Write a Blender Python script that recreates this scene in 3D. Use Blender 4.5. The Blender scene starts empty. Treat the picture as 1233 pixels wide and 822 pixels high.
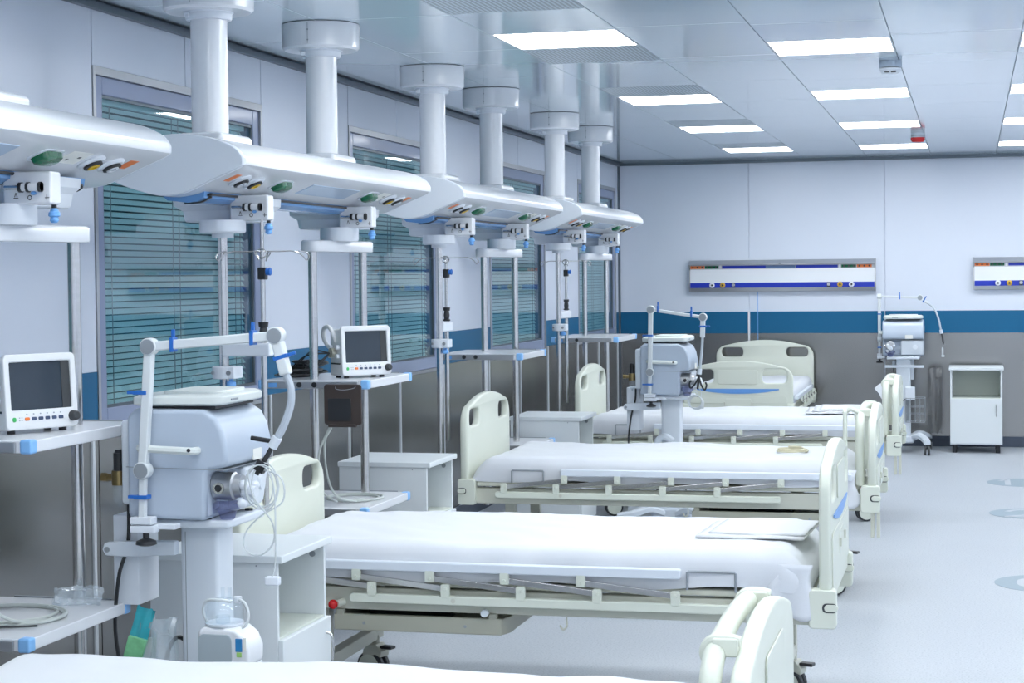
import bpy, bmesh, math, random
from mathutils import Vector, Matrix, noise
R = math.radians
rnd = random.Random(7)
C = bpy.context.scene.collection
SC = bpy.context.scene

# ------------------------------------------------------------------ camera, world, exposure, lights
CAM = (3.432, -18.315, 1.677); YAW, PITCH, ROLL, FPX = -0.2430, -0.0350, -0.0100, 2230.0
def make_camera():
    f = Vector((math.sin(YAW)*math.cos(PITCH), math.cos(YAW)*math.cos(PITCH), math.sin(PITCH)))
    r = Vector((math.cos(YAW), -math.sin(YAW), 0)); u = r.cross(f)
    c, s = math.cos(ROLL), math.sin(ROLL)
    r2 = r*c + u*s; u2 = -r*s + u*c
    cam = bpy.data.cameras.new('camera'); o = bpy.data.objects.new('camera', cam); C.objects.link(o)
    m = Matrix((r2, u2, -f)).transposed().to_4x4(); m.translation = Vector(CAM)
    o.matrix_world = m
    cam.sensor_fit = 'HORIZONTAL'; cam.sensor_width = 36; cam.lens = FPX/1233*36
    cam.clip_start = .05; cam.clip_end = 100
    SC.camera = o
make_camera()
w = bpy.data.worlds.new('world'); SC.world = w; w.use_nodes = True
w.node_tree.nodes['Background'].inputs[0].default_value = (.55, .65, .8, 1)
w.node_tree.nodes['Background'].inputs[1].default_value = .3
SC.view_settings.view_transform = 'Standard'; SC.view_settings.look = 'None'
SC.view_settings.exposure = 0.0; SC.view_settings.gamma = 1
try: SC.view_settings.use_curve_mapping = False
except Exception: pass
SC.cycles.use_denoising = True
SC.cycles.max_bounces = 8; SC.cycles.diffuse_bounces = 5; SC.cycles.glossy_bounces = 5
SC.cycles.transparent_max_bounces = 16
LED_STRENGTH = 14.6          # the ceiling panels light the whole room
LED_COLOR = (.945, .98, 1.0)

# ------------------------------------------------------------------ materials
MATS = {}
def mat(name, col, rough=.5, metal=0., spec=.5, var=.04, scale=6., bump=0., bscale=40., emit=None, estr=0., alpha=1., trans=0., coat=0., stretch=None, rvar=0.):
    if name in MATS: return MATS[name]
    m = bpy.data.materials.new(name); m.use_nodes = True; nt = m.node_tree; N = nt.nodes; L = nt.links
    b = N['Principled BSDF']
    tc = N.new('ShaderNodeTexCoord'); src = tc.outputs['Object']
    if stretch:
        mp = N.new('ShaderNodeMapping'); mp.inputs['Scale'].default_value = stretch; L.new(src, mp.inputs['Vector']); src = mp.outputs['Vector']
    nz = N.new('ShaderNodeTexNoise'); nz.inputs['Scale'].default_value = scale; nz.inputs['Detail'].default_value = 4
    L.new(src, nz.inputs['Vector'])
    mx = N.new('ShaderNodeMix'); mx.data_type = 'RGBA'
    mx.inputs[6].default_value = tuple(max(0, c*(1-var)) for c in col)+(1,)
    mx.inputs[7].default_value = tuple(min(1, c*(1+var)) for c in col)+(1,)
    L.new(nz.outputs['Fac'], mx.inputs[0]); L.new(mx.outputs[2], b.inputs['Base Color'])
    b.inputs['Roughness'].default_value = rough; b.inputs['Metallic'].default_value = metal
    b.inputs['Specular IOR Level'].default_value = spec
    b.inputs['Coat Weight'].default_value = coat; b.inputs['Coat Roughness'].default_value = .08
    b.inputs['Alpha'].default_value = alpha; b.inputs['Transmission Weight'].default_value = trans
    if rvar:
        mr = N.new('ShaderNodeMapRange'); mr.inputs[3].default_value = max(0, rough-rvar); mr.inputs[4].default_value = min(1, rough+rvar)
        L.new(nz.outputs['Fac'], mr.inputs[0]); L.new(mr.outputs[0], b.inputs['Roughness'])
    if emit: b.inputs['Emission Color'].default_value = tuple(emit)+(1,); b.inputs['Emission Strength'].default_value = estr
    if bump:
        n2 = N.new('ShaderNodeTexNoise'); n2.inputs['Scale'].default_value = bscale; L.new(src, n2.inputs['Vector'])
        bp = N.new('ShaderNodeBump'); bp.inputs['Strength'].default_value = bump; bp.inputs['Distance'].default_value = .01
        L.new(n2.outputs['Fac'], bp.inputs['Height']); L.new(bp.outputs['Normal'], b.inputs['Normal'])
    MATS[name] = m; return m

def glassy(name, tint, rough=.03, gloss=(1, 1, 1), ior=1.45, body=0., body_col=(.8, .85, .9)):
    # thin clear sheet: tinted transmission + Fresnel reflection (+ a little milky body)
    if name in MATS: return MATS[name]
    m = bpy.data.materials.new(name); m.use_nodes = True; nt = m.node_tree; N = nt.nodes; L = nt.links
    N.remove(N['Principled BSDF']); out = N['Material Output']
    t = N.new('ShaderNodeBsdfTransparent'); t.inputs[0].default_value = tuple(tint)+(1,)
    g = N.new('ShaderNodeBsdfGlossy'); g.inputs['Roughness'].default_value = rough; g.inputs[0].default_value = tuple(gloss)+(1,)
    fr = N.new('ShaderNodeFresnel'); fr.inputs['IOR'].default_value = ior
    nz = N.new('ShaderNodeTexNoise'); nz.inputs['Scale'].default_value = 3.
    bp = N.new('ShaderNodeBump'); bp.inputs['Strength'].default_value = .02; L.new(nz.outputs['Fac'], bp.inputs['Height']); L.new(bp.outputs['Normal'], g.inputs['Normal'])
    base = t.outputs[0]
    if body:
        d = N.new('ShaderNodeBsdfDiffuse'); d.inputs[0].default_value = tuple(body_col)+(1,)
        mb = N.new('ShaderNodeMixShader'); mb.inputs[0].default_value = body; L.new(t.outputs[0], mb.inputs[1]); L.new(d.outputs[0], mb.inputs[2]); base = mb.outputs[0]
    ge = N.new('ShaderNodeNewGeometry'); inv = N.new('ShaderNodeMath'); inv.operation = 'SUBTRACT'; inv.inputs[0].default_value = 1.; L.new(ge.outputs['Backfacing'], inv.inputs[1])
    ml = N.new('ShaderNodeMath'); ml.operation = 'MULTIPLY'; L.new(fr.outputs[0], ml.inputs[0]); L.new(inv.outputs[0], ml.inputs[1])
    mx = N.new('ShaderNodeMixShader'); L.new(ml.outputs[0], mx.inputs[0]); L.new(base, mx.inputs[1]); L.new(g.outputs[0], mx.inputs[2])
    L.new(mx.outputs[0], out.inputs['Surface']); MATS[name] = m; return m

M_WALL = mat('wall_paint', (.70, .745, .84), rough=.32, spec=.4, var=.02, scale=1.5, bump=.02, bscale=120)
M_WALLB = M_WALL
M_BLUE = mat('blue_band', (.003, .115, .25), rough=.4, spec=.35, var=.05, scale=60, bump=.03, bscale=200)
M_STEEL = mat('steel_dado', (.33, .325, .32), rough=.22, metal=1., var=.05, scale=1.2, stretch=(3, 3, .15), rvar=.04)
M_BASE = mat('skirting_rubber', (.07, .09, .13), rough=.5, var=.1)
M_CEIL = mat('ceiling_metal', (.70, .80, .86), rough=.14, metal=0., spec=1., var=.02, scale=1.2, coat=.7, bump=.012, bscale=2.5)
M_GAP = mat('ceiling_void', (.42, .48, .54), rough=.8)
M_TRIM = mat('dark_trim', (.15, .18, .21), rough=.35, metal=.6, var=.08)
M_STRIP = mat('cover_strip', (.72, .76, .80), rough=.3, metal=.3)
M_WHITE = mat('white_enamel', (.76, .78, .82), rough=.26, spec=.5, var=.015, scale=3, coat=.25)
M_WHITE2 = mat('white_plastic', (.72, .76, .82), rough=.38, var=.02)
M_CREAM = mat('cream_plastic', (.69, .72, .63), rough=.36, var=.02, scale=4)
M_CREAM2 = mat('cream_metal', (.60, .605, .52), rough=.4, var=.03)
M_OLIVE = mat('tray_metal', (.40, .40, .33), rough=.42, var=.05)
M_RAIL = mat('rail_plastic', (.72, .77, .84), rough=.3, var=.02)
M_CHROME = mat('polished_steel', (.62, .61, .60), rough=.2, metal=1., var=.12, scale=3, stretch=(1, 1, 30))
M_ALU = mat('brushed_aluminium', (.50, .51, .53), rough=.36, metal=.9, var=.08)
M_BLACK = mat('black_plastic', (.018, .02, .024), rough=.42, var=.2)
M_RUBBER = mat('dark_rubber', (.04, .045, .05), rough=.6, var=.2)
M_BLUEPL = mat('blue_clip', (.02, .14, .50), rough=.35)
M_SKYPL = mat('light_blue_plastic', (.16, .40, .80), rough=.35)
M_SHELFBL = mat('corner_blue', (.24, .50, .86), rough=.35)
M_GREEN = mat('green_plug', (.005, .13, .055), rough=.25, coat=.3)
M_YELLOW = mat('yellow_ring', (.80, .52, .02), rough=.35)
M_ORANGE = mat('orange_label', (.80, .20, .04), rough=.5)
M_RED = mat('red_plastic', (.65, .01, .015), rough=.25)
M_LABEL = mat('paper_label', (.80, .80, .76), rough=.5)
M_GLOW = mat('cover_blue', (.15, .34, .66), rough=.22, coat=.4)
M_PLATE = mat('frosted_lamp_cover', (.50, .62, .78), rough=.2, coat=.4)
M_CAB = mat('cabinet_laminate', (.72, .76, .78), rough=.4, var=.01, scale=3)
M_CABIN = mat('cabinet_inside', (.66, .70, .64), rough=.5, var=.01)
M_GREY = mat('ventilator_grey', (.46, .53, .63), rough=.3, var=.02, coat=.15)
M_LGREY = mat('ventilator_light', (.68, .73, .79), rough=.32, var=.02)
M_LID = mat('ventilator_lid', (.70, .74, .72), rough=.36, var=.02)
M_ARM = mat('arm_plastic', (.66, .70, .72), rough=.36)
M_JOINT = mat('joint_grey', (.30, .33, .36), rough=.4, metal=.2)
M_SHEET = mat('cotton_sheet', (.70, .72, .76), rough=.85, spec=.15, var=.015, scale=8, bump=.12, bscale=420)
M_SHEET2 = mat('folded_cotton', (.72, .735, .76), rough=.85, spec=.15, var=.01, bump=.1, bscale=300)
M_FRAME = mat('window_frame', (.26, .31, .46), rough=.3, var=.03, coat=.2)
M_SLAT = mat('blind_slat', (.50, .64, .67), rough=.5, var=.03)
M_DARKT = mat('window_backing', (.035, .11, .14), rough=.6, var=.1)
M_GLASS = glassy('tinted_glass', (.80, .91, .93), rough=.015, ior=1.55)
M_CLEAR = glassy('clear_plastic', (.93, .96, .98), rough=.08, ior=1.45, body=.10)
M_BAG = glassy('bag_film', (.90, .94, .96), rough=.12, ior=1.5, body=.28)
M_SMOKE = glassy('smoked_cup', (.60, .62, .76), rough=.06, body=.2, body_col=(.3, .32, .5))
M_SCREEN = mat('dark_screen', (.03, .043, .06), rough=.12, spec=.6, var=.05)
M_MON = mat('monitor_shell', (.74, .76, .78), rough=.35)
M_BRASS = mat('brass', (.30, .22, .10), rough=.3, metal=1.)
M_BROWN = mat('brown_nylon', (.045, .033, .030), rough=.7, bump=.3, bscale=300)
M_TUBE = mat('grey_tube', (.48, .52, .50), rough=.35)
M_HOSE = mat('corrugated_hose', (.55, .60, .66), rough=.25, spec=.6)
M_CORD = mat('clear_cord', (.62, .66, .68), rough=.25)
M_TEAL = mat('teal_packet', (.02, .30, .36), rough=.3, var=.8, scale=9, coat=.4)
M_NBLUE = mat('rail_blue', (.008, .03, .42), rough=.35)
M_GOLD = mat('outlet_gold', (.62, .38, .05), rough=.35, metal=.3)
M_LED = mat('led_diffuser', (1, 1, 1), rough=.6, emit=LED_COLOR, estr=LED_STRENGTH)
M_STRIPEB = mat('board_blue', (.14, .34, .74), rough=.35)
M_MARK = mat('floor_mark', (.26, .33, .39), rough=.5, var=.08, scale=60)
M_MARKW = mat('floor_mark_light', (.46, .49, .53), rough=.45)

def floor_mat():
    m = bpy.data.materials.new('speckled_vinyl'); m.use_nodes = True; nt = m.node_tree; N = nt.nodes; L = nt.links; b = N['Principled BSDF']
    tc = N.new('ShaderNodeTexCoord')
    v = N.new('ShaderNodeTexNoise'); v.inputs['Scale'].default_value = 110; v.inputs['Detail'].default_value = 3; L.new(tc.outputs['Object'], v.inputs['Vector'])
    cr = N.new('ShaderNodeValToRGB'); e = cr.color_ramp.elements
    e[0].position = .30; e[0].color = (.33, .365, .41, 1); e[1].position = .52; e[1].color = (.475, .505, .55, 1)
    L.new(v.outputs['Fac'], cr.inputs[0])
    n = N.new('ShaderNodeTexNoise'); n.inputs['Scale'].default_value = .8; L.new(tc.outputs['Object'], n.inputs['Vector'])
    mx = N.new('ShaderNodeMix'); mx.data_type = 'RGBA'; mx.blend_type = 'MULTIPLY'; mx.inputs[0].default_value = .10
    L.new(cr.outputs[0], mx.inputs[6]); L.new(n.outputs['Fac'], mx.inputs[7]); L.new(mx.outputs[2], b.inputs['Base Color'])
    b.inputs['Roughness'].default_value = .42; b.inputs['Specular IOR Level'].default_value = .4
    return m
M_FLOOR = floor_mat()
def perforated():
    m = mat('perforated_metal', (.50, .58, .65), rough=.3, spec=.6); nt = m.node_tree; N = nt.nodes; L = nt.links; b = N['Principled BSDF']
    tc = N.new('ShaderNodeTexCoord'); mp = N.new('ShaderNodeMapping'); mp.inputs['Scale'].default_value = (48, 48, 48); L.new(tc.outputs['Object'], mp.inputs[0])
    v = N.new('ShaderNodeTexVoronoi'); v.inputs['Randomness'].default_value = 0; v.inputs['Scale'].default_value = 1; L.new(mp.outputs[0], v.inputs['Vector'])
    cr = N.new('ShaderNodeValToRGB'); cr.color_ramp.elements[0].position = .28; cr.color_ramp.elements[1].position = .36
    cr.color_ramp.elements[0].color = (.08, .10, .12, 1); cr.color_ramp.elements[1].color = (.58, .67, .74, 1)
    L.new(v.outputs['Distance'], cr.inputs[0]); L.new(cr.outputs[0], b.inputs['Base Color']); return m
M_PERF = perforated()

# ------------------------------------------------------------------ helpers
class MB:
    def __init__(s): s.bm = bmesh.new(); s.mi = 0
    def _new(s, n): 
        s.bm.faces.ensure_lookup_table()
        for f in s.bm.faces[n:]: f.material_index = s.mi
    def box(s, x0, x1, y0, y1, z0, z1, M=None):
        n = len(s.bm.faces)
        v = [s.bm.verts.new(Vector((x, y, z)) if M is None else M @ Vector((x, y, z))) for x in (x0, x1) for y in (y0, y1) for z in (z0, z1)]
        for q in ((0, 1, 3, 2), (4, 6, 7, 5), (0, 4, 5, 1), (2, 3, 7, 6), (0, 2, 6, 4), (1, 5, 7, 3)): s.bm.faces.new([v[i] for i in q])
        s._new(n); return s
    def ring_loft(s, rings, cap=True, closed=True):
        n = len(s.bm.faces); V = [[s.bm.verts.new(p) for p in r] for r in rings]; k = len(V[0])
        for a, b in zip(V, V[1:]):
            for i in range(k if closed else k-1): s.bm.faces.new((a[i], a[(i+1) % k], b[(i+1) % k], b[i]))
        if cap and closed:
            s.bm.faces.new(V[0][::-1]); s.bm.faces.new(V[-1])
        s._new(n); return s
    def cyl(s, p, q, r, seg=14, r2=None, cap=True):
        p, q = Vector(p), Vector(q); d = (q-p).normalized(); a = d.orthogonal().normalized(); b = d.cross(a); r2 = r if r2 is None else r2
        ang = [2*math.pi*i/seg for i in range(seg)]
        return s.ring_loft([[p+(a*math.cos(t)+b*math.sin(t))*r for t in ang], [q+(a*math.cos(t)+b*math.sin(t))*r2 for t in ang]], cap)
    def lathe(s, prof, c, axis=(0, 0, 1), seg=24):
        d = Vector(axis).normalized(); a = d.orthogonal().normalized(); b = d.cross(a); c = Vector(c)
        return s.ring_loft([[c+d*h+(a*math.cos(2*math.pi*i/seg)+b*math.sin(2*math.pi*i/seg))*max(r, 1e-4) for i in range(seg)] for r, h in prof])
    def tube(s, pts, r, seg=8, sm=6, closed=False):
        pts = [Vector(p) for p in pts]
        if sm > 1 and len(pts) > 2: pts = catmull(pts, sm)
        rings = []; a = None
        for i, p in enumerate(pts):
            d = (pts[min(i+1, len(pts)-1)]-pts[max(i-1, 0)])
            if d.length < 1e-9: d = Vector((0, 0, 1))
            d.normalize()
            if a is None: a = d.orthogonal().normalized()
            a = (a-d*a.dot(d)); a = a.normalized() if a.length > 1e-6 else d.orthogonal().normalized(); b = d.cross(a)
            rr_ = r[min(i*len(r)//len(pts), len(r)-1)] if isinstance(r, (list, tuple)) else r
            rings.append([p+(a*math.cos(2*math.pi*k/seg)+b*math.sin(2*math.pi*k/seg))*rr_ for k in range(seg)])
        return s.ring_loft(rings)
    def prism(s, poly, a, b, f):
        # poly of 2D points; f(u,v,w) -> 3D; extruded from w=a to w=b
        return s.ring_loft([[Vector(f(u, v, a)) for u, v in poly], [Vector(f(u, v, b)) for u, v in poly]])
    def sphere(s, c, r, seg=14, rings=8):
        rx, ry, rz = (r, r, r) if not isinstance(r, (tuple, list)) else r; c = Vector(c)
        return s.ring_loft([[c+Vector((rx*math.sin(t)*math.cos(2*math.pi*i/seg), ry*math.sin(t)*math.sin(2*math.pi*i/seg), rz*math.cos(t))) for i in range(seg)] for t in [max(.01, math.pi*k/rings) if k < rings else math.pi-.01 for k in range(rings+1)]])
    def loose(s, name, m, parent=None, bevel=0., sharp=32):
        # every separate piece becomes an object of its own
        bm = s.bm; bm.verts.ensure_lookup_table(); seen = set(); outs = []
        for v0 in list(bm.verts):
            if v0 in seen: continue
            st = [v0]; isl = []; seen.add(v0)
            while st:
                v = st.pop(); isl.append(v)
                for e in v.link_edges:
                    o_ = e.other_vert(v)
                    if o_ not in seen: seen.add(o_); st.append(o_)
            mp = {}; nb = MB(); S = set(isl)
            for v in isl: mp[v] = nb.bm.verts.new(v.co)
            for f in bm.faces:
                if f.verts[0] in S: nb.bm.faces.new([mp[v] for v in f.verts])
            outs.append(nb.build(name, m, parent, bevel, 2, sharp))
        bm.free(); return outs
    def build(s, name, m, parent=None, bevel=0., seg=2, sharp=32, smooth=True):
        bm = s.bm
        bmesh.ops.recalc_face_normals(bm, faces=bm.faces)
        ca = R(sharp)
        for f in bm.faces: f.smooth = smooth
        for e in bm.edges:
            if len(e.link_faces) == 2 and e.calc_face_angle(0) > ca: e.smooth = False
        me = bpy.data.meshes.new(name); bm.to_mesh(me); bm.free()
        for x in (m if isinstance(m, (list, tuple)) else [m]): me.materials.append(x)
        o = bpy.data.objects.new(name, me); C.objects.link(o)
        if parent: o.parent = parent
        if bevel:
            bv = o.modifiers.new('bevel', 'BEVEL'); bv.width = bevel; bv.segments = seg; bv.limit_method = 'ANGLE'; bv.angle_limit = R(40); bv.harden_normals = True
        return o

def catmull(p, n, closed=False):
    out = []
    P = [p[0]*2-p[1]]+list(p)+[p[-1]*2-p[-2]]
    for i in range(1, len(P)-2):
        for k in range(n):
            t = k/n; a, b, c, d = P[i-1], P[i], P[i+1], P[i+2]
            out.append(.5*((2*b)+(c-a)*t+(2*a-5*b+4*c-d)*t*t+(3*b-a-3*c+d)*t**3))
    out.append(p[-1]); return out

def rr(x0, x1, y0, y1, r, n=5):
    pts = []
    for cx, cy, a0 in ((x1-r, y1-r, 0), (x0+r, y1-r, 90), (x0+r, y0+r, 180), (x1-r, y0+r, 270)):
        for k in range(n+1): a = R(a0+90*k/n); pts.append((cx+r*math.cos(a), cy+r*math.sin(a)))
    return pts

def plate(outline, holes, t, f, bevel=.008, res=2):
    """flat plate with holes (2D curve filled and extruded), thickness t centred on w=0, mapped by f(u,v,w)"""
    cu = bpy.data.curves.new('tmp', 'CURVE'); cu.dimensions = '2D'; cu.fill_mode = 'BOTH'
    cu.extrude = max(t/2-bevel, .0005); cu.bevel_depth = bevel; cu.bevel_resolution = res; cu.offset = -bevel
    for poly in [outline]+holes:
        sp = cu.splines.new('POLY'); sp.points.add(len(poly)-1); sp.use_cyclic_u = True
        for q, (u, v) in zip(sp.points, poly): q.co = (u, v, 0, 1)
    o = bpy.data.objects.new('tmp', cu); C.objects.link(o)
    dg = bpy.context.evaluated_depsgraph_get(); me = bpy.data.meshes.new_from_object(o.evaluated_get(dg))
    bpy.data.objects.remove(o); bpy.data.curves.remove(cu)
    bm = bmesh.new(); bm.from_mesh(me); bpy.data.meshes.remove(me)
    bmesh.ops.remove_doubles(bm, verts=bm.verts, dist=1e-5)
    for v in bm.verts: v.co = Vector(f(*v.co))
    mb = MB(); mb.bm.free(); mb.bm = bm
    for fc in bm.faces: fc.material_index = 0
    return mb

def thing(name, label, cat, loc=(0, 0, 0), rz=0., group=None):
    o = bpy.data.objects.new(name, None); C.objects.link(o); o.location = loc; o.rotation_euler = (0, 0, rz); o.empty_display_size = .1
    o['label'] = label; o['category'] = cat
    if group: o['group'] = group
    return o
def tag(o, label, cat, group=None, kind=None):
    o['label'] = label; o['category'] = cat
    if group: o['group'] = group
    if kind: o['kind'] = kind
    return o
def struct(o): o['kind'] = 'structure'; return o
def empty_struct(name, loc=(0, 0, 0)):
    o = bpy.data.objects.new(name, None); C.objects.link(o); o.location = loc; o['kind'] = 'structure'; o.empty_display_size = .1; return o
def inst(o, name, parent, loc, rot=(0, 0, 0)):
    c = bpy.data.objects.new(name, o.data); C.objects.link(c); c.parent = parent; c.location = loc; c.rotation_euler = rot
    for md in o.modifiers:
        b = c.modifiers.new(md.name, md.type)
        if md.type == 'BEVEL': b.width, b.segments, b.limit_method, b.angle_limit, b.harden_normals = md.width, md.segments, md.limit_method, md.angle_limit, md.harden_normals
    return c
def boxo(name, m, parent, x0, x1, y0, y1, z0, z1, bevel=0., seg=2): return MB().box(x0, x1, y0, y1, z0, z1).build(name, m, parent, bevel, seg)

# ------------------------------------------------------------------ the room
H = 2.8; XR = 7.2; YN = -20.2
LX = [1.265+.6*k for k in range(-2, 11)]
def room():
    fl = struct(boxo('floor', M_FLOOR, None, -.2, XR+.2, YN-.2, .2, -.1, 0))
    # left wall: core with window openings
    wl = empty_struct('wall_left')
    wins = [(-14.60, -12.76), (-11.45, -9.62), (-8.29, -6.46), (-5.13, -3.30), (-1.97, -.15)]
    Z0, Z1 = 1.06, 2.545
    cuts = [YN]
    for a, b in wins: cuts += [a, b]
    cuts.append(.0)
    core = MB()
    for i in range(0, len(cuts), 2): core.box(-.2, -.012, cuts[i], cuts[i+1], 0, H)
    for a, b in wins: core.box(-.2, -.012, a, b, 0, Z0); core.box(-.2, -.012, a, b, Z1, H)
    core.build('wall_core', M_WALL, wl)
    def vpanel(y0, y1, z0, z1, m, name, x=0):
        return boxo(name, m, wl, -.012, x, y0+.004, y1-.004, z0, z1, .0015, 1)
    Z_B0, Z_B1 = 1.095, 1.309
    def solid(y0, y1):
        vpanel(y0, y1, Z_B1, H, M_WALL, 'wall_panel'); vpanel(y0, y1, Z_B0, Z_B1, M_BLUE, 'blue_band_panel', .002)
        vpanel(y0, y1, .1, Z_B0, M_STEEL, 'steel_panel', .001)
    for i in range(0, len(cuts), 2):
        a, b = cuts[i], cuts[i+1]
        n = max(1, round((b-a)/1.2))
        for k in range(n): solid(a+(b-a)*k/n, a+(b-a)*(k+1)/n)
    for a, b in wins:
        mid = (a+b)/2
        for y0, y1 in ((a, mid), (mid, b)):
            vpanel(y0, y1, Z1, H, M_WALL, 'wall_panel'); vpanel(y0, y1, .1, Z0, M_STEEL, 'steel_panel', .001)
    for a, b in wins:
        for y in (a-.06, (a+b)/2, b+.06): boxo('joint_strip', M_STRIP, wl, -.002, .009, y-.011, y+.011, .1, Z0 if y == (a+b)/2 else Z_B0)
    struct(boxo('baseboard_left', M_BASE, None, 0, .014, YN, -.014, 0, .1, .004))
    # back wall
    wb = empty_struct('wall_back')
    boxo('wall_core', M_WALL, wb, -.2, XR+.2, .012, .2, 0, H)
    xs = [0, 1.309, 2.624, 3.95, 5.25, 6.2, XR]
    for a, b in zip(xs, xs[1:]):
        for z0, z1, m, n, d in ((Z_B1, H, M_WALL, 'wall_panel', 0), (Z_B0, Z_B1, M_BLUE, 'blue_band_panel', .002), (.1, Z_B0, M_STEEL, 'steel_panel', .001)):
            boxo(n, m, wb, a+.004, b-.004, -d, .012, z0, z1, .0015, 1)
    boxo('joint_strip', M_WHITE, wb, 1.297, 1.317, -.010, .0, .1, 1.318); boxo('joint_strip', M_SKYPL, wb, 1.392, 1.397, -.006, 0, .6, 1.75)
    boxo('joint_strip', M_STRIP, wb, 3.94, 3.96, -.008, .0, .1, 1.318)
    struct(boxo('baseboard_back', M_BASE, None, 0, XR, -.014, 0, 0, .1, .004))
    struct(boxo('wall_right', M_WALL, None, XR, XR+.2, YN-.2, .2, 0, H)); struct(boxo('wall_front', M_WALL, None, 0, XR, YN-.2, YN, 0, H))
    # trims
    struct(boxo('trim_1', M_TRIM, None, 0, .03, YN, 0, H-.032, H-.001)); struct(boxo('trim_2', M_TRIM, None, .03, XR, -.028, 0, H-.03, H-.001))
    struct(boxo('trim_3', M_TRIM, None, 0, .022, -.022, 0, .1, H-.032))
    # ceiling: void + tiles
    ce = empty_struct('ceiling', (0, 0, H))
    boxo('ceiling_void', M_GAP, ce, -.2, XR+.2, YN-.2, .2, .012, .2)
    tiles = {}
    lights = []
    for k in range(-1, 11):
        x0 = 1.265+.6*(k-1); x1 = x0+.6
        if x0 < 0: x0 = .0
        if x0 >= XR: break
        x1 = min(x1, XR)
        lit = k in (1, 3, 5, 7, 9)
        y = 0.; ys = []
        if lit:
            base = -1.15 if k == 1 else -1.126
            ys.append((0, base, 'tile'))
            y = base; j = 0
            while y > YN:
                if k == 1 and j == 3:      # this one sits one tile nearer
                    ys += [(y, y-.66, 'perf'), (y-.66, y-1.26, 'light'), (y-1.26, y-1.96, 'tile'), (y-1.96, y-2.51, 'perf')]
                elif k == 1:
                    ys += [(y, y-.6, 'light'), (y-.6, y-1.2, 'perf'), (y-1.2, y-2.51, 'tile')]
                    if j == 2: pass
                else: ys += [(y, y-.6, 'light'), (y-.6, y-1.25, 'tile'), (y-1.25, y-2.51, 'tile')]
                y -= 2.51; j += 1
        else:
            y = 0.
            off = .62 if k % 4 == 0 else 1.25
            ys.append((0, -off, 'tile')); y = -off
            while y > YN: ys.append((y, y-1.25, 'tile')); y -= 1.25
        for a, b, t in ys:
            b = max(b, YN)
            if a-b < .1: continue
            if t == 'light':
                lights.append((x0, x1, b, a)); continue
            key = (round(x1-x0, 3), round(a-b, 3), t)
            if key not in tiles:
                sx, sy = x1-x0, a-b
                mb = MB(); mb.box(-sx/2+.0016, sx/2-.0016, -sy/2+.0016, sy/2-.0016, 0, .012)
                o = mb.build('ceiling_tile' if t == 'tile' else 'perforated_tile', M_CEIL if t == 'tile' else M_PERF, ce, .0015, 1); tiles[key] = o
                o.location = ((x0+x1)/2, (a+b)/2, 0)
            else:
                inst(tiles[key], tiles[key].name.split('.')[0], ce, ((x0+x1)/2, (a+b)/2, 0), (0, 0, 0))
    cols = {}
    for x0, x1, a, b in lights:
        cols.setdefault(round(x0, 2), []).append((x0, x1, a, b))
    first = None
    cn = ['the leftmost row', 'the middle row', 'the row at the right edge', 'the fourth row, out of frame', 'the fifth row, out of frame']
    on = ['nearest the back wall', 'second from the back wall', 'third from the back wall', 'fourth from the back wall', 'fifth from the back wall', 'sixth from the back wall', 'seventh from the back wall', 'eighth from the back wall', 'ninth from the back wall']
    for ci, x in enumerate(sorted(cols)):
        for j, (x0, x1, a, b) in enumerate(sorted(cols[x], key=lambda q: -q[2])):
            t = thing('ceiling_light', 'LED panel in %s, %s' % (cn[ci], on[j]), 'ceiling light', ((x0+x1)/2, (a+b)/2, H), 0, 'LED panels set flush in the ceiling')
            if first is None:
                fr = MB(); 
                for q in ((-.298, .298, -.298, -.288), (-.298, .298, .288, .298), (-.298, -.288, -.288, .288), (.288, .298, -.288, .288)): fr.box(q[0], q[1], q[2], q[3], 0, .012)
                f = fr.build('frame', M_WHITE, t); d = MB().box(-.288, .288, -.288, .288, .002, .01).build('diffuser', M_LED, t); first = (f, d)
            else: inst(first[0], 'frame', t, (0, 0, 0)); inst(first[1], 'diffuser', t, (0, 0, 0))
    # windows
    first = None
    for i, (a, b) in enumerate(wins):
        w_ = empty_struct('window_%d' % (i+1), (0, (a+b)/2, 0)); L2 = (b-a)/2
        fr = MB(); T = .022
        fr.box(-.15, .006, -L2, -L2+T, Z0, Z1); fr.box(-.15, .006, L2-T, L2, Z0, Z1); fr.box(-.15, .006, -L2+T, L2-T, Z1-.035, Z1); fr.box(-.15, .006, -L2+T, L2-T, Z0, Z0+.02)
        fr.build('steel_surround', M_ALU, w_, .002, 1)
        l = L2-T; z0, z1 = Z0+.02, Z1-.035; W = .075; f2 = MB()
        f2.box(-.09, -.005, -l, -l+W, z0, z1); f2.box(-.09, -.005, l-W, l, z0, z1); f2.box(-.09, -.005, -l+W, l-W, z1-W, z1); f2.box(-.09, -.005, -l+W, l-W, z0, z0+W)
        f2.build('frame', M_FRAME, w_, .006, 2)
        g0, g1 = z0+W, z1-W; gl = l-W; gk = MB(); gk.box(-.0235, -.013, -gl, -gl+.012, g0, g1); gk.box(-.0235, -.013, gl-.012, gl, g0, g1); gk.box(-.0235, -.013, -gl+.012, gl-.012, g1-.012, g1); gk.box(-.0235, -.013, -gl+.012, gl-.012, g0, g0+.012)
        gk.build('gasket', M_TRIM, w_)
        boxo('glass', M_GLASS, w_, -.030, -.024, -gl, gl, g0, g1)
        boxo('backing', M_DARKT, w_, -.15, -.14, -l, l, z0, z1)
        bl = boxo('blind', M_SLAT, w_, -.08, -.05, -gl+.01, gl-.01, g1-.03, g1)
        n = int((g1-.04-g0)/.0272)+1
        sl = None
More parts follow.
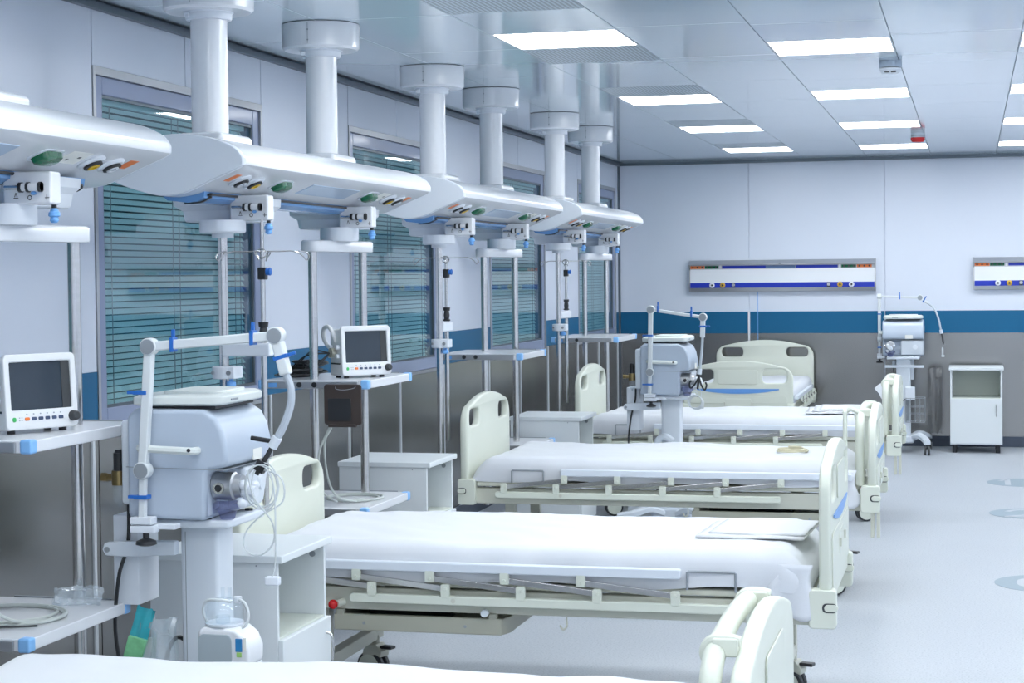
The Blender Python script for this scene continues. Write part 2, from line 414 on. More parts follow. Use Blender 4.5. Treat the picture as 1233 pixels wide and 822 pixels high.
        for k in range(n):
            z = g1-.045-k*.0272
            if sl is None:
                mb = MB(); mb.box(-.0125, .0125, -gl+.012, gl-.012, -.0005, .0005); sl = mb.build('slat', M_SLAT, bl, smooth=False); sl.location = (-.065, 0, z); sl.rotation_euler = (0, R(58), 0)
            else:
                c = bpy.data.objects.new('slat', sl.data); C.objects.link(c); c.parent = bl; c.location = (-.065, 0, z); c.rotation_euler = (0, R(58), 0)
        for q in (-.75, -.68, -.05, .02, .68, .75): MB().cyl((-.05, q*gl*1.2, g0), (-.05, q*gl*1.2, g1-.03), .0022, 5).build('ladder_cord', M_JOINT, bl)
room()

def floor_marks():
    def disc(y, label, strokes, hole=None):
        t = thing('floor_marking', label, 'floor marking', (3.845, y, 0), 0, 'round bay markings on the floor')
        mb = MB(); mb.lathe([(.0001, .0005), (.292, .0005), (.292, .0015), (.0001, .0015)], (0, 0, 0), seg=48); mb.build('disc', M_MARK, t)
        mb = MB()
        for st in strokes:
            pts = [Vector((u, v, 0)) for u, v in st]
            if len(pts) > 2: pts = catmull(pts, 5)
            w2 = .022
            L_, R_ = [], []
            for i, p in enumerate(pts):
                d = (pts[min(i+1, len(pts)-1)]-pts[max(i-1, 0)]).normalized(); n = Vector((-d.y, d.x, 0))*w2
                L_.append(p+n+Vector((0, 0, .0028))); R_.append(p-n+Vector((0, 0, .0028)))
            mb.ring_loft([L_, R_], cap=False, closed=False)
        mb.build('numeral', M_MARKW, t)
    disc(-3.1, 'round grey floor marking farthest back, with a light upright stroke', [[(-.13, -.2), (-.13, .2)], [(-.13, .2), (-.19, .1)]])
    disc(-5.05, 'round grey floor marking in the middle, with a light curved numeral', [[(-.17, .08), (-.11, .17), (0, .19), (.1, .15), (.12, .05), (.0, -.06), (-.17, -.18)], [(-.19, -.19), (.14, -.19)]])
    disc(-8.02, 'round grey floor marking nearest the camera, with a light oval numeral', [[(-.155, 0), (-.13, .11), (0, .16), (.13, .11), (.155, 0), (.13, -.11), (0, -.16), (-.13, -.11), (-.155, 0)]])
floor_marks()

# ------------------------------------------------------------------ ceiling pendants
def pendant(y0, label, far, iv, shelf_far, low=True, pole_bottom=.72):
    T = thing('ceiling_pendant', label, 'ceiling pendant', (.635, y0, 0), 0, 'ceiling supply pendants along the window wall')
    ox = .635
    off = [0., 0.]
    def fin(mb, name, m, parent=T, bevel=0., seg=2, sharp=32, loose=False):
        bmesh.ops.translate(mb.bm, verts=mb.bm.verts, vec=(-ox+off[0], off[1], 0))
        return mb.loose(name, m, parent, bevel, sharp) if loose else mb.build(name, m, parent, bevel, seg, sharp)
    prof = [(.335, 2.062), (.375, 2.125), (.47, 2.180), (.613, 2.208), (.76, 2.192), (.855, 2.157), (.888, 2.125), (.893, 2.103), (.880, 2.082), (.77, 2.037), (.69, 2.003), (.64, 1.989), (.56, 1.984), (.45, 2.012), (.37, 2.043)]
    P = [Vector((a, 0, b)) for a, b in prof]; n = len(P); sm = []
    for i in range(n):
        a, b, c, d = P[i-1], P[i], P[(i+1) % n], P[(i+2) % n]
        for k in range(3):
            t = k/3; sm.append(.5*((2*b)+(c-a)*t+(2*a-5*b+4*c-d)*t*t+(3*b-a-3*c+d)*t**3))
    cen = Vector((.62, 0, 2.09))
    def ring(y, s): return [Vector((cen.x+(p.x-cen.x)*s, y, cen.z+(p.z-cen.z)*s)) for p in sm]
    YA, YB = -.31, 2.08
    mb = MB(); mb.ring_loft([ring(YA+.02, .97), ring(YA+.021, 1.), ring(YB-.021, 1.), ring(YB-.02, .97)]); fin(mb, 'beam', M_WHITE, sharp=40)
    for ya, yb, d in ((YA, YA+.019, 1), (YB-.019, YB, -1)):
        mb = MB()
        if d > 0: mb.ring_loft([ring(ya, .975), ring(ya+.004, .99), ring(ya+.012, 1.), ring(yb, 1.)])
        else: mb.ring_loft([ring(ya, 1.), ring(yb-.012, 1.), ring(yb-.004, .99), ring(yb, .975)])
        fin(mb, 'end_cap', M_WHITE2, sharp=40)
    for yc in (0, 1.25):
        off[:] = [0., 0.]
        mb = MB(); mb.lathe([(.001, 2.685), (.160, 2.685), (.170, 2.695), (.172, 2.79), (.172, 2.797), (.001, 2.797)], (.635, yc, 0), seg=40); b = fin(mb, 'ceiling_cover', M_WHITE)
        mb = MB(); mb.cyl((.635, yc-.1725, 2.715), (.635, yc-.1735, 2.715), .004, 8); mb.cyl((.635, yc-.1725, 2.76), (.635, yc-.1735, 2.76), .004, 8); mb.box(.634, .636, yc-.1728, yc-.1735, 2.70, 2.79); fin(mb, 'cover_fitting', M_JOINT, b, loose=True)
        mb = MB(); mb.lathe([(.069, 2.655), (.084, 2.655), (.088, 2.662), (.088, 2.678), (.096, 2.686), (.069, 2.686)], (.635, yc, 0), seg=32); mb.box(.575, .59, yc-.092, yc-.07, 2.660, 2.676); fin(mb, 'collar', M_WHITE2)
        mb = MB(); mb.cyl((.635, yc, 2.19), (.635, yc, 2.70), .0695, 32); fin(mb, 'column', M_WHITE)
        mb = MB(); mb.box(.54, .73, yc-.11, yc+.20, 2.16, 2.228); fin(mb, 'column_foot', M_WHITE, bevel=.022, seg=3)
        # carriage under the beam
        off[:] = [-.055, .13+.195-.02] if yc == 0 else [-.062, .175+.16]
        off[0] = (-.42 if yc == 0 else -.35)*(off[1]-.195)
        mb = MB()
        def cr(x0, x1, hy, z): return [Vector((x, y, z)) for x, y in [(q[0], q[1]+yc) for q in rr(x0, x1, -hy, hy, .035, 4)]]
        mb.ring_loft([cr(.490, .765, .135, 1.903), cr(.485, .770, .14, 1.91), cr(.480, .775, .145, 1.945), cr(.450, .790, .165, 1.965), cr(.450, .790, .17, 1.995)])
        ca = fin(mb, 'carriage', M_WHITE2, sharp=28)
        mb = MB(); mb.box(.708, .866, yc-.195, yc-.13, 1.903, 2.0); cp = fin(mb, 'control_box', M_WHITE, ca, .008)
        mb = MB(); mb.cyl((.722, yc-.207, 1.953), (.77, yc-.207, 1.953), .0065, 10); fin(mb, 'brake_pin', M_CHROME, ca)
        mb = MB(); mb.cyl((.777, yc-.207, 1.953), (.842, yc-.207, 1.953), .0125, 12); mb.box(.78, .84, yc-.207, yc-.19, 1.945, 1.961); fin(mb, 'brake_bar', M_WHITE, ca)
        mb = MB()
        for xx, w_ in ((.770, .010), (.795, .008), (.834, .008)): mb.cyl((xx, yc-.207, 1.953), (xx+w_, yc-.207, 1.953), .0155, 12)
        fin(mb, 'brake_washer', M_BLACK, ca, loose=True)
        mb = MB(); mb.sphere((.812, yc-.2, 1.936), (.009, .006, .006)); fin(mb, 'blue_button', M_SKYPL, ca)
        # small printed symbols on the control box
        mb = MB(); yy = yc-.1955
        for a, b in (((.748, 1.925), (.752, 1.938)), ((.752, 1.938), (.757, 1.925)), ((.745, 1.922), (.76, 1.922)), ((.852, 1.915), (.852, 1.931)), ((.846, 1.922), (.86, 1.922))):
            mb.cyl((a[0], yy, a[1]), (b[0], yy, b[1]), .0012, 5)
        fin(mb, 'printed_symbol', M_BLACK, ca, loose=True); mb = MB()
        mb.tube([(.797+.0065*math.cos(t), yy, 1.923+.0065*math.sin(t)) for t in [k*math.pi/4 for k in range(9)]], .0013, 5, 1)
        fin(mb, 'printed_symbol', M_BLACK, ca)
        mb = MB(); mb.cyl((.846, yc-.14, 1.905), (.846, yc-.14, 1.893), .008, 8); kn = fin(mb, 'knob_stem', M_BLACK, ca)
        mb = MB(); mb.lathe([(.008, 1.893), (.012, 1.889), (.013, 1.884), (.017, 1.880), (.018, 1.870), (.012, 1.866), (.014, 1.856), (.009, 1.850), (.001, 1.849)], (.846, yc-.14, 0), seg=12); fin(mb, 'blue_knob', M_SKYPL, ca)
    off[:] = [0., 0.]
    # blue under-cover between the carriages with black seal
    mb = MB(); mb.prism([(.52, 1.99), (.54, 1.972), (.62, 1.962), (.66, 1.967), (.685, 1.98), (.69, 2.01), (.52, 2.0)], YA+.12, YB-.22, lambda u, v, w_: (u, w_, v)); fin(mb, 'under_cover', M_GLOW)
    mb = MB(); mb.tube([(.60, YA+.14, 1.962), (.66, YA+.15, 1.966), (.69, YA+.18, 1.984), (.694, YA+.3, 1.994), (.694, YB-.5, 1.994), (.69, YB-.26, 1.984), (.66, YB-.22, 1.966), (.60, YB-.21, 1.962)], .005, 6, 4); fin(mb, 'seal', M_BLACK)
    # fittings on the sloped service face
    A = Vector((.880, 0, 2.082)); B = Vector((.69, 0, 2.003)); dv = (B-A); Lv = dv.length; dv.normalize(); nrm = Vector((-dv.z, 0, dv.x)); nrm = -nrm if nrm.z > 0 else nrm
    def fr(u, v, w_): p = A+dv*v+nrm*w_; return (p.x, u, p.z)
    def fbox(name, m, u0, u1, v0, v1, h, parent=T, bev=.002, skew=0.):
        mb = MB(); mb.prism([(u0, v0), (u1, v0), (u1+skew, v1), (u0+skew, v1)], -.002, h, fr); return fin(mb, name, m, parent, bev)
    def ring_socket(u, c, name):
        vv = .095
        mb = MB()
        mb.lathe([(.046, 0), (.046, .006), (.038, .012), (.030, .012), (.030, .0)], (0, 0, 0), seg=22)
        M = Matrix.Translation(Vector(fr(u, vv, -.001))) @ Matrix((Vector((0, 1, 0)), dv, nrm)).transposed().to_4x4()
        bmesh.ops.transform(mb.bm, matrix=M, verts=mb.bm.verts); s_ = fin(mb, name, M_WHITE2)
        mb = MB(); mb.lathe([(.0305, .002), (.0305, .019), (.022, .021), (.022, .010), (.001, .010)], (0, 0, 0), seg=22); bmesh.ops.transform(mb.bm, matrix=M, verts=mb.bm.verts); fin(mb, 'socket_body', M_BLACK, s_)
        mb = MB(); mb.lathe([(.020, .011), (.020, .0225), (.011, .0225), (.011, .011)], (0, 0, 0), seg=20); bmesh.ops.transform(mb.bm, matrix=M, verts=mb.bm.verts); fin(mb, 'socket_ring', c, s_)
    def plug(u):
        mb = MB(); mb.prism(rr(u-.062, u+.062, .05, .13, .02, 3), -.001, .004, fr); b = fin(mb, 'socket_plate', M_WHITE2)
        mb = MB(); mb.ring_loft([[Vector(fr(a, v, 0)) for a, v in rr(u-.055, u+.055, .057, .123, .02, 3)], [Vector(fr(a, v, .020)) for a, v in rr(u-.052, u+.052, .060, .120, .02, 3)], [Vector(fr(a, v, .027)) for a, v in rr(u-.040, u+.040, .070, .110, .015, 3)]]); fin(mb, 'green_lid', M_GREEN, b)
    ring_socket(-.10, M_WHITE2, 'gas_outlet'); ring_socket(.035, M_YELLOW, 'gas_outlet'); ring_socket(1.70, M_YELLOW, 'gas_outlet'); ring_socket(1.83, M_WHITE2, 'gas_outlet')
    plug(.31); plug(1.40)
    fbox('orange_label', M_ORANGE, -.215, -.165, .055, .115, .0012); fbox('orange_label', M_ORANGE, 1.905, 1.965, .055, .115, .0012)
    lb = fbox('paper_label', M_LABEL, 1.50, 1.63, .045, .125, .0012)
    mb = MB()
    for q in (0, 1): mb.prism([(1.585-q*.05, .075+q*.02), (1.60-q*.05, .075+q*.02), (1.60-q*.05, .085+q*.02), (1.585-q*.05, .085+q*.02)], 0, .0018, fr)
    fin(mb, 'print', M_BLACK, lb, loose=True)
    fp = fbox('lamp_cover', M_PLATE, .60, 1.19, .055, .145, .003); 
    # ------- near carriage: single pole, collar, IV arm
    off[:] = [-.050, .12]
    mb = MB(); mb.lathe([(.001, 1.855), (.084, 1.855), (.089, 1.862), (.089, 1.905), (.001, 1.905)], (.678, 0, 0), seg=28); mb.cyl((.678, 0, 1.838), (.678, 0, 1.856), .042, 20); fin(mb, 'drum', M_WHITE2)
    mb = MB(); mb.cyl((.676, 0, pole_bottom), (.676, 0, 1.85), .0185, 18); fin(mb, 'pole', M_CHROME)
    mb = MB(); mb.cyl((.684, -.005, 1.294), (.684, -.005, 1.342), .052, 24); mb.box(.684, .736, -.05, .04, 1.295, 1.341); co = fin(mb, 'pole_clamp', M_WHITE2, bevel=.004)
    mb = MB(); mb.cyl((.650, -.047, 1.318), (.650, -.058, 1.318), .006, 8); mb.cyl((.715, -.05, 1.318), (.715, -.058, 1.318), .009, 10); fin(mb, 'screw', M_JOINT, co, loose=True)
    mb = MB(); mb.cyl((.712, -.02, 1.296), (.712, -.02, 1.286), .009, 8); mb.lathe([(.01, 1.287), (.018, 1.281), (.019, 1.268), (.012, 1.262), (.001, 1.262)], (.712, -.02, 0), seg=12); fin(mb, 'blue_knob', M_SKYPL, co)
    dx, dy = iv; ex, ey = .676+dx, dy; d = Vector((dx, dy, 0)).normalized(); s_ = Vector((-d.y, d.x, 0))*.026
    if Vector((dx, dy, 0)).length > .02:
        a = Vector((.676, 0, 0))-d*.0; b = Vector((ex, ey, 0))+d*.035
        mb = MB(); mb.ring_loft([[Vector((p.x, p.y, z)) for p in (a+s_, b+s_, b-s_, a-s_)] for z in (1.38, 1.432)]); fin(mb, 'pole_arm', M_WHITE2, bevel=.009)
    mb = MB(); mb.cyl((ex, ey, .78), (ex, ey, 1.45), .0125, 12); mb.cyl((ex, ey, 1.44), (ex, ey, 1.79), .0095, 12); ivp = fin(mb, 'drip_pole', M_CHROME)
    if y0 < -10: mb = MB(); mb.cyl((ex, ey, 1.78), (ex, ey, 1.96), .0055, 8); fin(mb, 'pole_tip', M_CHROME, ivp)
    mb = MB(); mb.lathe([(.019, 1.437), (.021, 1.443), (.014, 1.450), (.017, 1.47), (.013, 1.492), (.018, 1.494), (.020, 1.512), (.001, 1.512)], (ex, ey, 0), seg=14); fin(mb, 'black_collar', M_BLACK, ivp)
    mb = MB(); mb.box(ex-.016, ex+.016, ey-.016, ey+.016, 1.675, 1.722); fin(mb, 'black_clamp', M_BLACK, ivp, .004)
    mb = MB(); mb.cyl((ex+.016, ey, 1.705), (ex+.032, ey, 1.705), .014, 12); mb.sphere((ex+.030, ey, 1.706), (.008, .014, .016)); fin(mb, 'blue_clip', M_BLUEPL, ivp)
    mb = MB()
    for an in (10, 100, 190, 280):
        u = Vector((math.cos(R(an)), math.sin(R(an)), 0)); o = Vector((ex, ey, 1.783)); v = Vector((-u.y, u.x, 0))
        mb.tube([o, o+u*.07, o+u*.12, o+u*.15+v*.012+Vector((0, 0, -.014)), o+u*.168+v*.02+Vector((0, 0, -.034)), o+u*.178+v*.015+Vector((0, 0, -.02)), o+u*.168+v*.002+Vector((0, 0, -.004)), o+u*.14-v*.0+Vector((0, 0, 0))], .0026, 6, 4)
    mb.tube([(ex+.022*math.cos(t), ey-.012, 1.775+.018*math.sin(t)) for t in [k*math.pi/5 for k in range(11)]], .003, 6, 1); fin(mb, 'hook', M_CHROME, ivp)
    # ------- far carriage: yoke with two poles and shelves
    off[:] = [0., 0.]
    def shelf(x0, x1, ya, yb, zt, parent=T):
        t_ = .036
        mb = MB(); mb.box(x0, x1, ya, yb, zt-t_, zt); sh = fin(mb, 'shelf', M_WHITE, parent, .004)
        mb = MB(); mb.box(x0+.03, x1-.045, ya-.012, ya, zt-t_+.002, zt-.004); fin(mb, 'clamp_rail', M_ALU, sh, .002)
        mb = MB()
        for q in (.575, .645): mb.cyl((q-.03, ya-.012, zt-t_/2), (q-.03, ya-.016, zt-t_/2), .012, 14)
        fin(mb, 'rail_knob', M_BLACK, sh, loose=True)
        mb = MB(); mb.box(x0+.05, x0+.09, ya-.0135, ya-.0125, zt-.03, zt-.01); fin(mb, 'rail_label', M_SKYPL, sh)
        for cx, cy in ((x1, ya), (x1, yb), (x0, ya)):
            mb = MB(); w_ = .021; sx = -1 if cx == x1 else 1; sy = 1 if cy == ya else -1
            bx = sorted((cx-sx*.004, cx+sx*w_*1.6)); by = sorted((cy-sy*.006, cy+sy*w_*1.6)); mb.box(bx[0], bx[1], by[0], by[1], zt-t_-.002, zt+.003); fin(mb, 'corner_guard', M_SHELFBL, sh, .007, 3)
        mb = MB(); mb.box(x0+.12, x1-.06, yb, yb+.006, zt-.012, zt+.004); fin(mb, 'rear_rail', M_JOINT, sh)
        return sh
    yc = 1.25
    mb = MB(); mb.lathe([(.001, 1.845), (.084, 1.845), (.088, 1.855), (.088, 1.907), (.001, 1.907)], (.640, yc+.20, 0), seg=28); fin(mb, 'drum', M_WHITE2)
    P1, P2 = Vector((.581, yc, 0)), (Vector((.655, yc+.48, 0)) if far == 'twin' else Vector((.700, yc+.50, 0))); dd = (P2-P1).normalized(); nn = Vector((-dd.y, dd.x, 0)); LL = (P2-P1).length
    def yk(e, z): return [P1+dd*a+nn*b_+Vector((0, 0, z)) for a, b_ in rr(-.048-e, LL+.048+e, -.045-e, .045+e, .035, 5)]
    mb = MB(); mb.ring_loft([yk(-.003, 1.797), yk(0, 1.801), yk(0, 1.841), yk(-.006, 1.848)]); fin(mb, 'yoke', M_WHITE, sharp=50)
    for P_ in (P1, P2): mb = MB(); mb.cyl((P_.x, P_.y, .30 if low else 1.0), (P_.x, P_.y, 1.80), .0198, 18); fin(mb, 'pole', M_CHROME)
    x0, x1, ya, yb, z = shelf_far[0]; shelf(x0, x1, ya-y0, yb-y0, z)
    if low: x0, x1, ya, yb, z = shelf_far[1]; shelf(x0, x1, ya-y0, yb-y0, z)
    return T
pendant(-14.75, 'white ceiling pendant nearest the camera, cut off by the left edge', 'arm', (.166, .0), [(.34, .85, -13.57, -12.86, 1.226), (.34, .86, -13.62, -12.98, .67)])
pendant(-11.75, 'white ceiling pendant with a monitor and brown cuff on its shelf, behind the nearest ventilator', 'twin', (.164, .0), [(.35, .86, -10.58, -9.93, 1.226), (.35, .83, -10.53, -9.88, .655)])
pendant(-8.75, 'white ceiling pendant third from the camera, with empty shelves above the middle bed', 'twin', (.012, .10), [(.38, .89, -7.83, -7.20, 1.226), (.38, .84, -7.25, -6.75, .64)])
pendant(-5.75, 'white ceiling pendant farthest away, next to the back wall', 'twin', (.03, .12), [(.42, .92, -4.96, -4.18, 1.224), (.42, .88, -4.5, -3.9, .60)])

# ------------------------------------------------------------------ hospital beds
def ground_caster(parent, x, y, rz=0., pedal=False):
    M = Matrix.Translation((x, y, 0)) @ Matrix.Rotation(rz, 4, 'Z')
    def fin(mb, n, m, p, bv=0.): bmesh.ops.transform(mb.bm, matrix=M, verts=mb.bm.verts); return mb.build(n, m, p, bv)
    mb = MB(); mb.prism([(-.035, .075), (-.03, .13), (-.005, .155), (.035, .155), (.06, .125), (.055, .10), (.03, .112), (.0, .10), (-.015, .07)], -.034, .034, lambda u, v, w_: (u, w_, v)); mb.cyl((.01, 0, .15), (.01, 0, .19), .02, 12)
    c = fin(mb, 'caster', M_CREAM2, parent, .004)
    for s_ in (-1, 1):
        mb = MB(); mb.lathe([(.001, 0), (.058, 0), (.062, .004), (.062, .020), (.058, .024), (.001, .024)], (0.0, s_*.020-.012, .062), axis=(0, 1, 0), seg=26); w_ = fin(mb, 'wheel', M_RUBBER, c)
        mb = MB(); mb.lathe([(.001, 0), (.046, 0), (.050, .005), (.001, .010)], (0.0, s_*.033, .062), axis=(0, s_, 0), seg=22); fin(mb, 'wheel_cover', M_CREAM, c)
    if pedal: mb = MB(); mb.box(.045, .10, -.02, .02, .135, .148); fin(mb, 'brake_pedal', M_BLACK, c, .004)

def bed(loc, rz, label, direc=1, hb_x=0., hb_top=1.035, fb_top=.985, dz=0., rails=(.20, 1.72), tube_=False, flat=False, stripe=True, open_=True, loop=.35, fbx=2.155, tray=(1.15, 1.95), knob=False, near_rail=True, hang=False):
    T = thing('hospital_bed', label, 'hospital bed', loc, rz, 'cream hospital beds')
    W = .95
    def board(name, x, zt, zb, t, tcol, outer):
        n = 16; pts = []
        r = .11
        ol = [(0.02, zb), (.0, zb+.03), (0, zt-.05-r)]
        for k in range(1, 7): a = R(180-90*k/6); ol.append((r+r*math.cos(a), zt-.05-r+r*math.sin(a)))
        for k in range(1, 12): u = r+(W-2*r)*k/12; q = (u-W/2)/(W/2-r); ol.append((u, zt-.05+.05*(1-q*q)))
        for k in range(0, 7): a = R(90-90*k/6); ol.append((W-r+r*math.cos(a), zt-.05-r+r*math.sin(a)))
        ol += [(W, zb+.03), (W-.02, zb)]
        hh = .120 if outer else .092; h0 = zt-.073-hh; holes = [rr(.055, .265, h0, h0+hh, .035), rr(W-.265, W-.055, h0, h0+hh, .035)]
        if outer and not open_: holes = []
        f = lambda u, v, w_: (x+w_, u, v)
        b = plate(ol[::-1], holes, t, f, .012, 2).build(name, M_CREAM, T, sharp=50)
        # raised centre panel, lower relief panel and rim
        s_ = 1 if outer else -1; xo = x+s_*t/2
        mb = MB(); mb.prism(rr(.30, W-.30, h0-.01, h0+hh-.007, .02), xo, xo+s_*.006, lambda u, v, w_: (w_, u, v)); mb.build('centre_panel', M_CREAM, b, .003)
        if outer and not open_: return b
        mb = MB(); mb.prism(rr(.05, W-.05, zb+.06, h0-.11, .03), xo-s_*.0, xo+s_*.005, lambda u, v, w_: (w_, u, v)); mb.build('relief_panel', M_CREAM, b, .003)
        if outer and stripe:
            cz = h0-.055; pl = []
            for k in range(17): q = k/16; pl.append((.12+.71*q, cz+.006))
            for k in range(17): q = 1-k/16; pl.append((.12+.71*q, cz+.005-.042*math.sin(math.pi*max(.02, min(.98, q)))**.6))
            mb = MB(); mb.prism(pl, xo+.001, xo+.0045, lambda u, v, w_: (w_, u, v)); mb.build('blue_stripe', M_STRIPEB, b)
            mb = MB(); mb.prism(rr(.37, .59, cz-.17, cz-.08, .012), xo+.004, xo+.008, lambda u, v, w_: (w_, u, v)); pn = mb.build('card_holder', M_CREAM, b, .002)
            mb = MB(); 
            for q in (.362, .598): mb.box(xo+.004, xo+.014, q-.006, q+.006, cz-.14, cz-.11)
            mb.loose('card_clip', M_CREAM2, b)
        return b
    board('headboard', hb_x+.022, hb_top, .50+dz, .042, M_CREAM, False); board('footboard', fbx+.022, fb_top, .50+dz, .042, M_CREAM, True)
    # corner blocks
    zb0 = .425+dz
    for x, s_ in ((hb_x, -1), (fbx, 1)):
        for y in (-.012, W-.048):
            mb = MB(); x0, x1 = (x-.012, x+.085) if s_ < 0 else (x-.035, x+.062)
            mb.prism(rr(x0, x1, zb0, zb0+.138, .014, 3), y, y+.060, lambda u, v, w_: (u, w_, v)); c = mb.build('corner_block', M_CREAM, T, .006)
            mb = MB(); mb.prism(rr(x0+(.0 if s_ < 0 else .055), x0+(.045 if s_ < 0 else .103), zb0+.062, zb0+.088, .012, 3), y-.006, y+.02, lambda u, v, w_: (u, w_, v)); mb.build('latch', M_CREAM, c, .003)
            mb = MB(); mb.prism(rr(x0+(.001 if s_ < 0 else .048), x0+(.049 if s_ < 0 else .10), zb0+.058, zb0+.092, .014, 3), y-.0015, y+.01, lambda u, v, w_: (u, w_, v)); mb.build('latch_gap', M_RUBBER, c)
    # frame
    for y in (.03, W-.075): boxo('side_beam', M_CREAM2, T, hb_x+.08, fbx-.02, y, y+.045, .43+dz, .515+dz, .006)
    for x in (.12, .72, 1.35, 2.05): boxo('cross_beam', M_CREAM2, T, x, x+.05, .075, W-.075, .44+dz, .49+dz, .004)
    boxo('mattress_deck', M_CREAM2, T, .09, 2.10, .015, W-.015, .525+dz, .548+dz, .006)
    boxo('deck_post', M_CREAM2, T, .30, .36, .2, W-.2, .49+dz, .526+dz); boxo('deck_post', M_CREAM2, T, 1.75, 1.81, .2, W-.2, .49+dz, .526+dz)
    # side rails, folded down
    A0, A1 = rails
    for side in (0, 1):
        yo = -.020 if side == 0 else W+.020; sg = -1 if side == 0 else 1
        bot = MB(); bot.prism(rr(A0, A1, .468+dz, .503+dz, .014, 4), yo-.016, yo+.016, lambda u, v, w_: (u, w_, v)); lr = bot.build('lower_rail', M_CREAM, T, .006)
        sh = .36 if direc > 0 else -.36
        t0, t1 = A0+sh, A1+sh
        if direc > 0: t1 = min(t1, fbx-.03)
        tp = MB(); tp.prism(rr(t0, t1, .590+dz, .626+dz, .008, 3), yo-.020, yo+.014, lambda u, v, w_: (u, w_, v)); tr = tp.build('top_rail', M_RAIL, T, .006, 3)
        n = 5; stp = .285; b0 = A0+.05 if direc > 0 else A0+.09
        for k in range(n):
            bx = b0+stp*k; tx = bx+(.33 if direc > 0 else -.345)
            mb = MB(); mb.prism(rr(bx-.017, bx+.017, .495+dz, .547+dz, .008, 3), yo+sg*.004, yo+sg*.020, lambda u, v, w_: (u, w_, v)); mb.cyl((bx, yo+sg*.018, .530+dz), (bx, yo+sg*.024, .530+dz), .007, 10); mb.build('lower_bracket', M_CREAM, lr, .002)
            if t0 < tx < t1-.0:
                mb = MB(); mb.prism(rr(tx-.017, tx+.017, .552+dz, .596+dz, .006, 3), yo+sg*.004, yo+sg*.020, lambda u, v, w_: (u, w_, v)); mb.cyl((tx, yo+sg*.018, .567+dz), (tx, yo+sg*.024, .567+dz), .006, 10); mb.build('upper_bracket', M_CREAM, tr, .002)
            p, q = Vector((bx, yo+sg*.004, .528+dz)), Vector((tx, yo+sg*.004, .566+dz))
            if tx > fbx-.06: q = p+(q-p)*((fbx-.06-bx)/(tx-bx))
            mb = MB(); mb.ring_loft([[p+Vector((0, a, b)) for a, b in ((-.008, -.011), (.008, -.011), (.008, .011), (-.008, .011))], [q+Vector((0, a, b)) for a, b in ((-.008, -.011), (.008, -.011), (.008, .011), (-.008, .011))]]); mb.build('rail_strut', M_CHROME, T, .002)
        mb = MB(); lx = (A0+A1)/2-.4; mb.cyl((lx, yo+sg*.0155, .486+dz), (lx, yo+sg*.0175, .486+dz), .009, 14); mb.build('rail_badge', M_CREAM2, lr)
    # steel mattress loop
    for y in (-.012, W+.012):
        mb = MB(); mb.tube([(loop, y, .55+dz), (loop, y, .612+dz), (loop+.004, y, .616+dz), (loop+.17, y, .616+dz), (loop+.174, y, .612+dz), (loop+.174, y, .545+dz)], .0048, 8, 1); mb.build('mattress_loop', M_JOINT, T)
    # base
    for x in (.24, 1.97):
        boxo('base_beam', M_CREAM2, T, x-.025, x+.025, .12, W-.12, .17, .22, .004)
        for y in (.17, W-.19):
            boxo('leg_post', M_CREAM2, T, x-.028, x+.028, y-.028, y+.028, .20, .432+dz, .004)
            ground_caster(T, x, y, R(20 if y < .5 else -15), pedal=(x < 1 and y > .5) or x > 1)
    if tray:
        a, b = tray; z0 = .352+dz; mb = MB()
        mb.box(a, b, .02, .045, z0, z0+.062); mb.box(a, b, W-.045, W-.02, z0, z0+.062); mb.box(a, a+.03, .045, W-.045, z0, z0+.062); mb.box(a, b, .045, W-.045, z0, z0+.01)
        mb.prism([(b, .02), (b+.02, .09), (b+.02, W-.09), (b, W-.02)], z0, z0+.062, lambda u, v, w_: (u, v, w_)); tr = mb.build('under_tray', M_OLIVE, T, .005)
        boxo('tray_post', M_OLIVE, T, b-.05, b-.02, .02, .04, z0+.06, .432+dz, .002); boxo('tray_post', M_OLIVE, T, a+.01, a+.04, .02, .04, z0+.06, .432+dz, .002)
        boxo('motor', M_RUBBER, T, a+.06, b-.25, .25, .6, z0+.02, z0+.10, .01)
        mb = MB(); mb.cyl((b-.06, .012, z0+.085), (b-.06, -.006, z0+.085), .014, 12); mb.build('tray_bolt', M_WHITE2, T)
        mb = MB(); mb.cyl((a+.12, .019, z0+.03), (a+.12, .016, z0+.03), .006, 10); mb.cyl((b-.14, .019, z0+.03), (b-.14, .016, z0+.03), .006, 10); mb.loose('tray_screw', M_JOINT, T)
    mb = MB(); mb.tube([(1.23, .02, .43+dz), (1.23, .02, .395+dz), (1.215, .02, .385+dz), (1.205, .02, .40+dz)], .004, 6, 3); mb.build('hook', M_CREAM2, T)
    if knob: mb = MB(); mb.sphere((.335, .0, .452+dz), (.018, .018, .018)); rk = mb.build('red_knob', M_RED, T); mb = MB(); mb.cyl((.35, .004, .454+dz), (.37, .03, .46+dz), .013, 10); mb.build('knob_collar', M_CREAM, rk)
    mb = MB(); mb.box(fbx-.035, fbx-.02, -.002, .02, .535+dz, .556+dz); mb.build('red_tag', M_RED, T); MB().box(fbx-.035, fbx-.02, W-.022, W+.004, .515+dz, .545+dz).build('red_tag', M_RED, T)
    if hang:
        for xx in (fbx+.015, fbx+.045): boxo('hanging_bar', M_CREAM2, T, xx, xx+.018, .0, .03, .30+dz, .43+dz, .002)
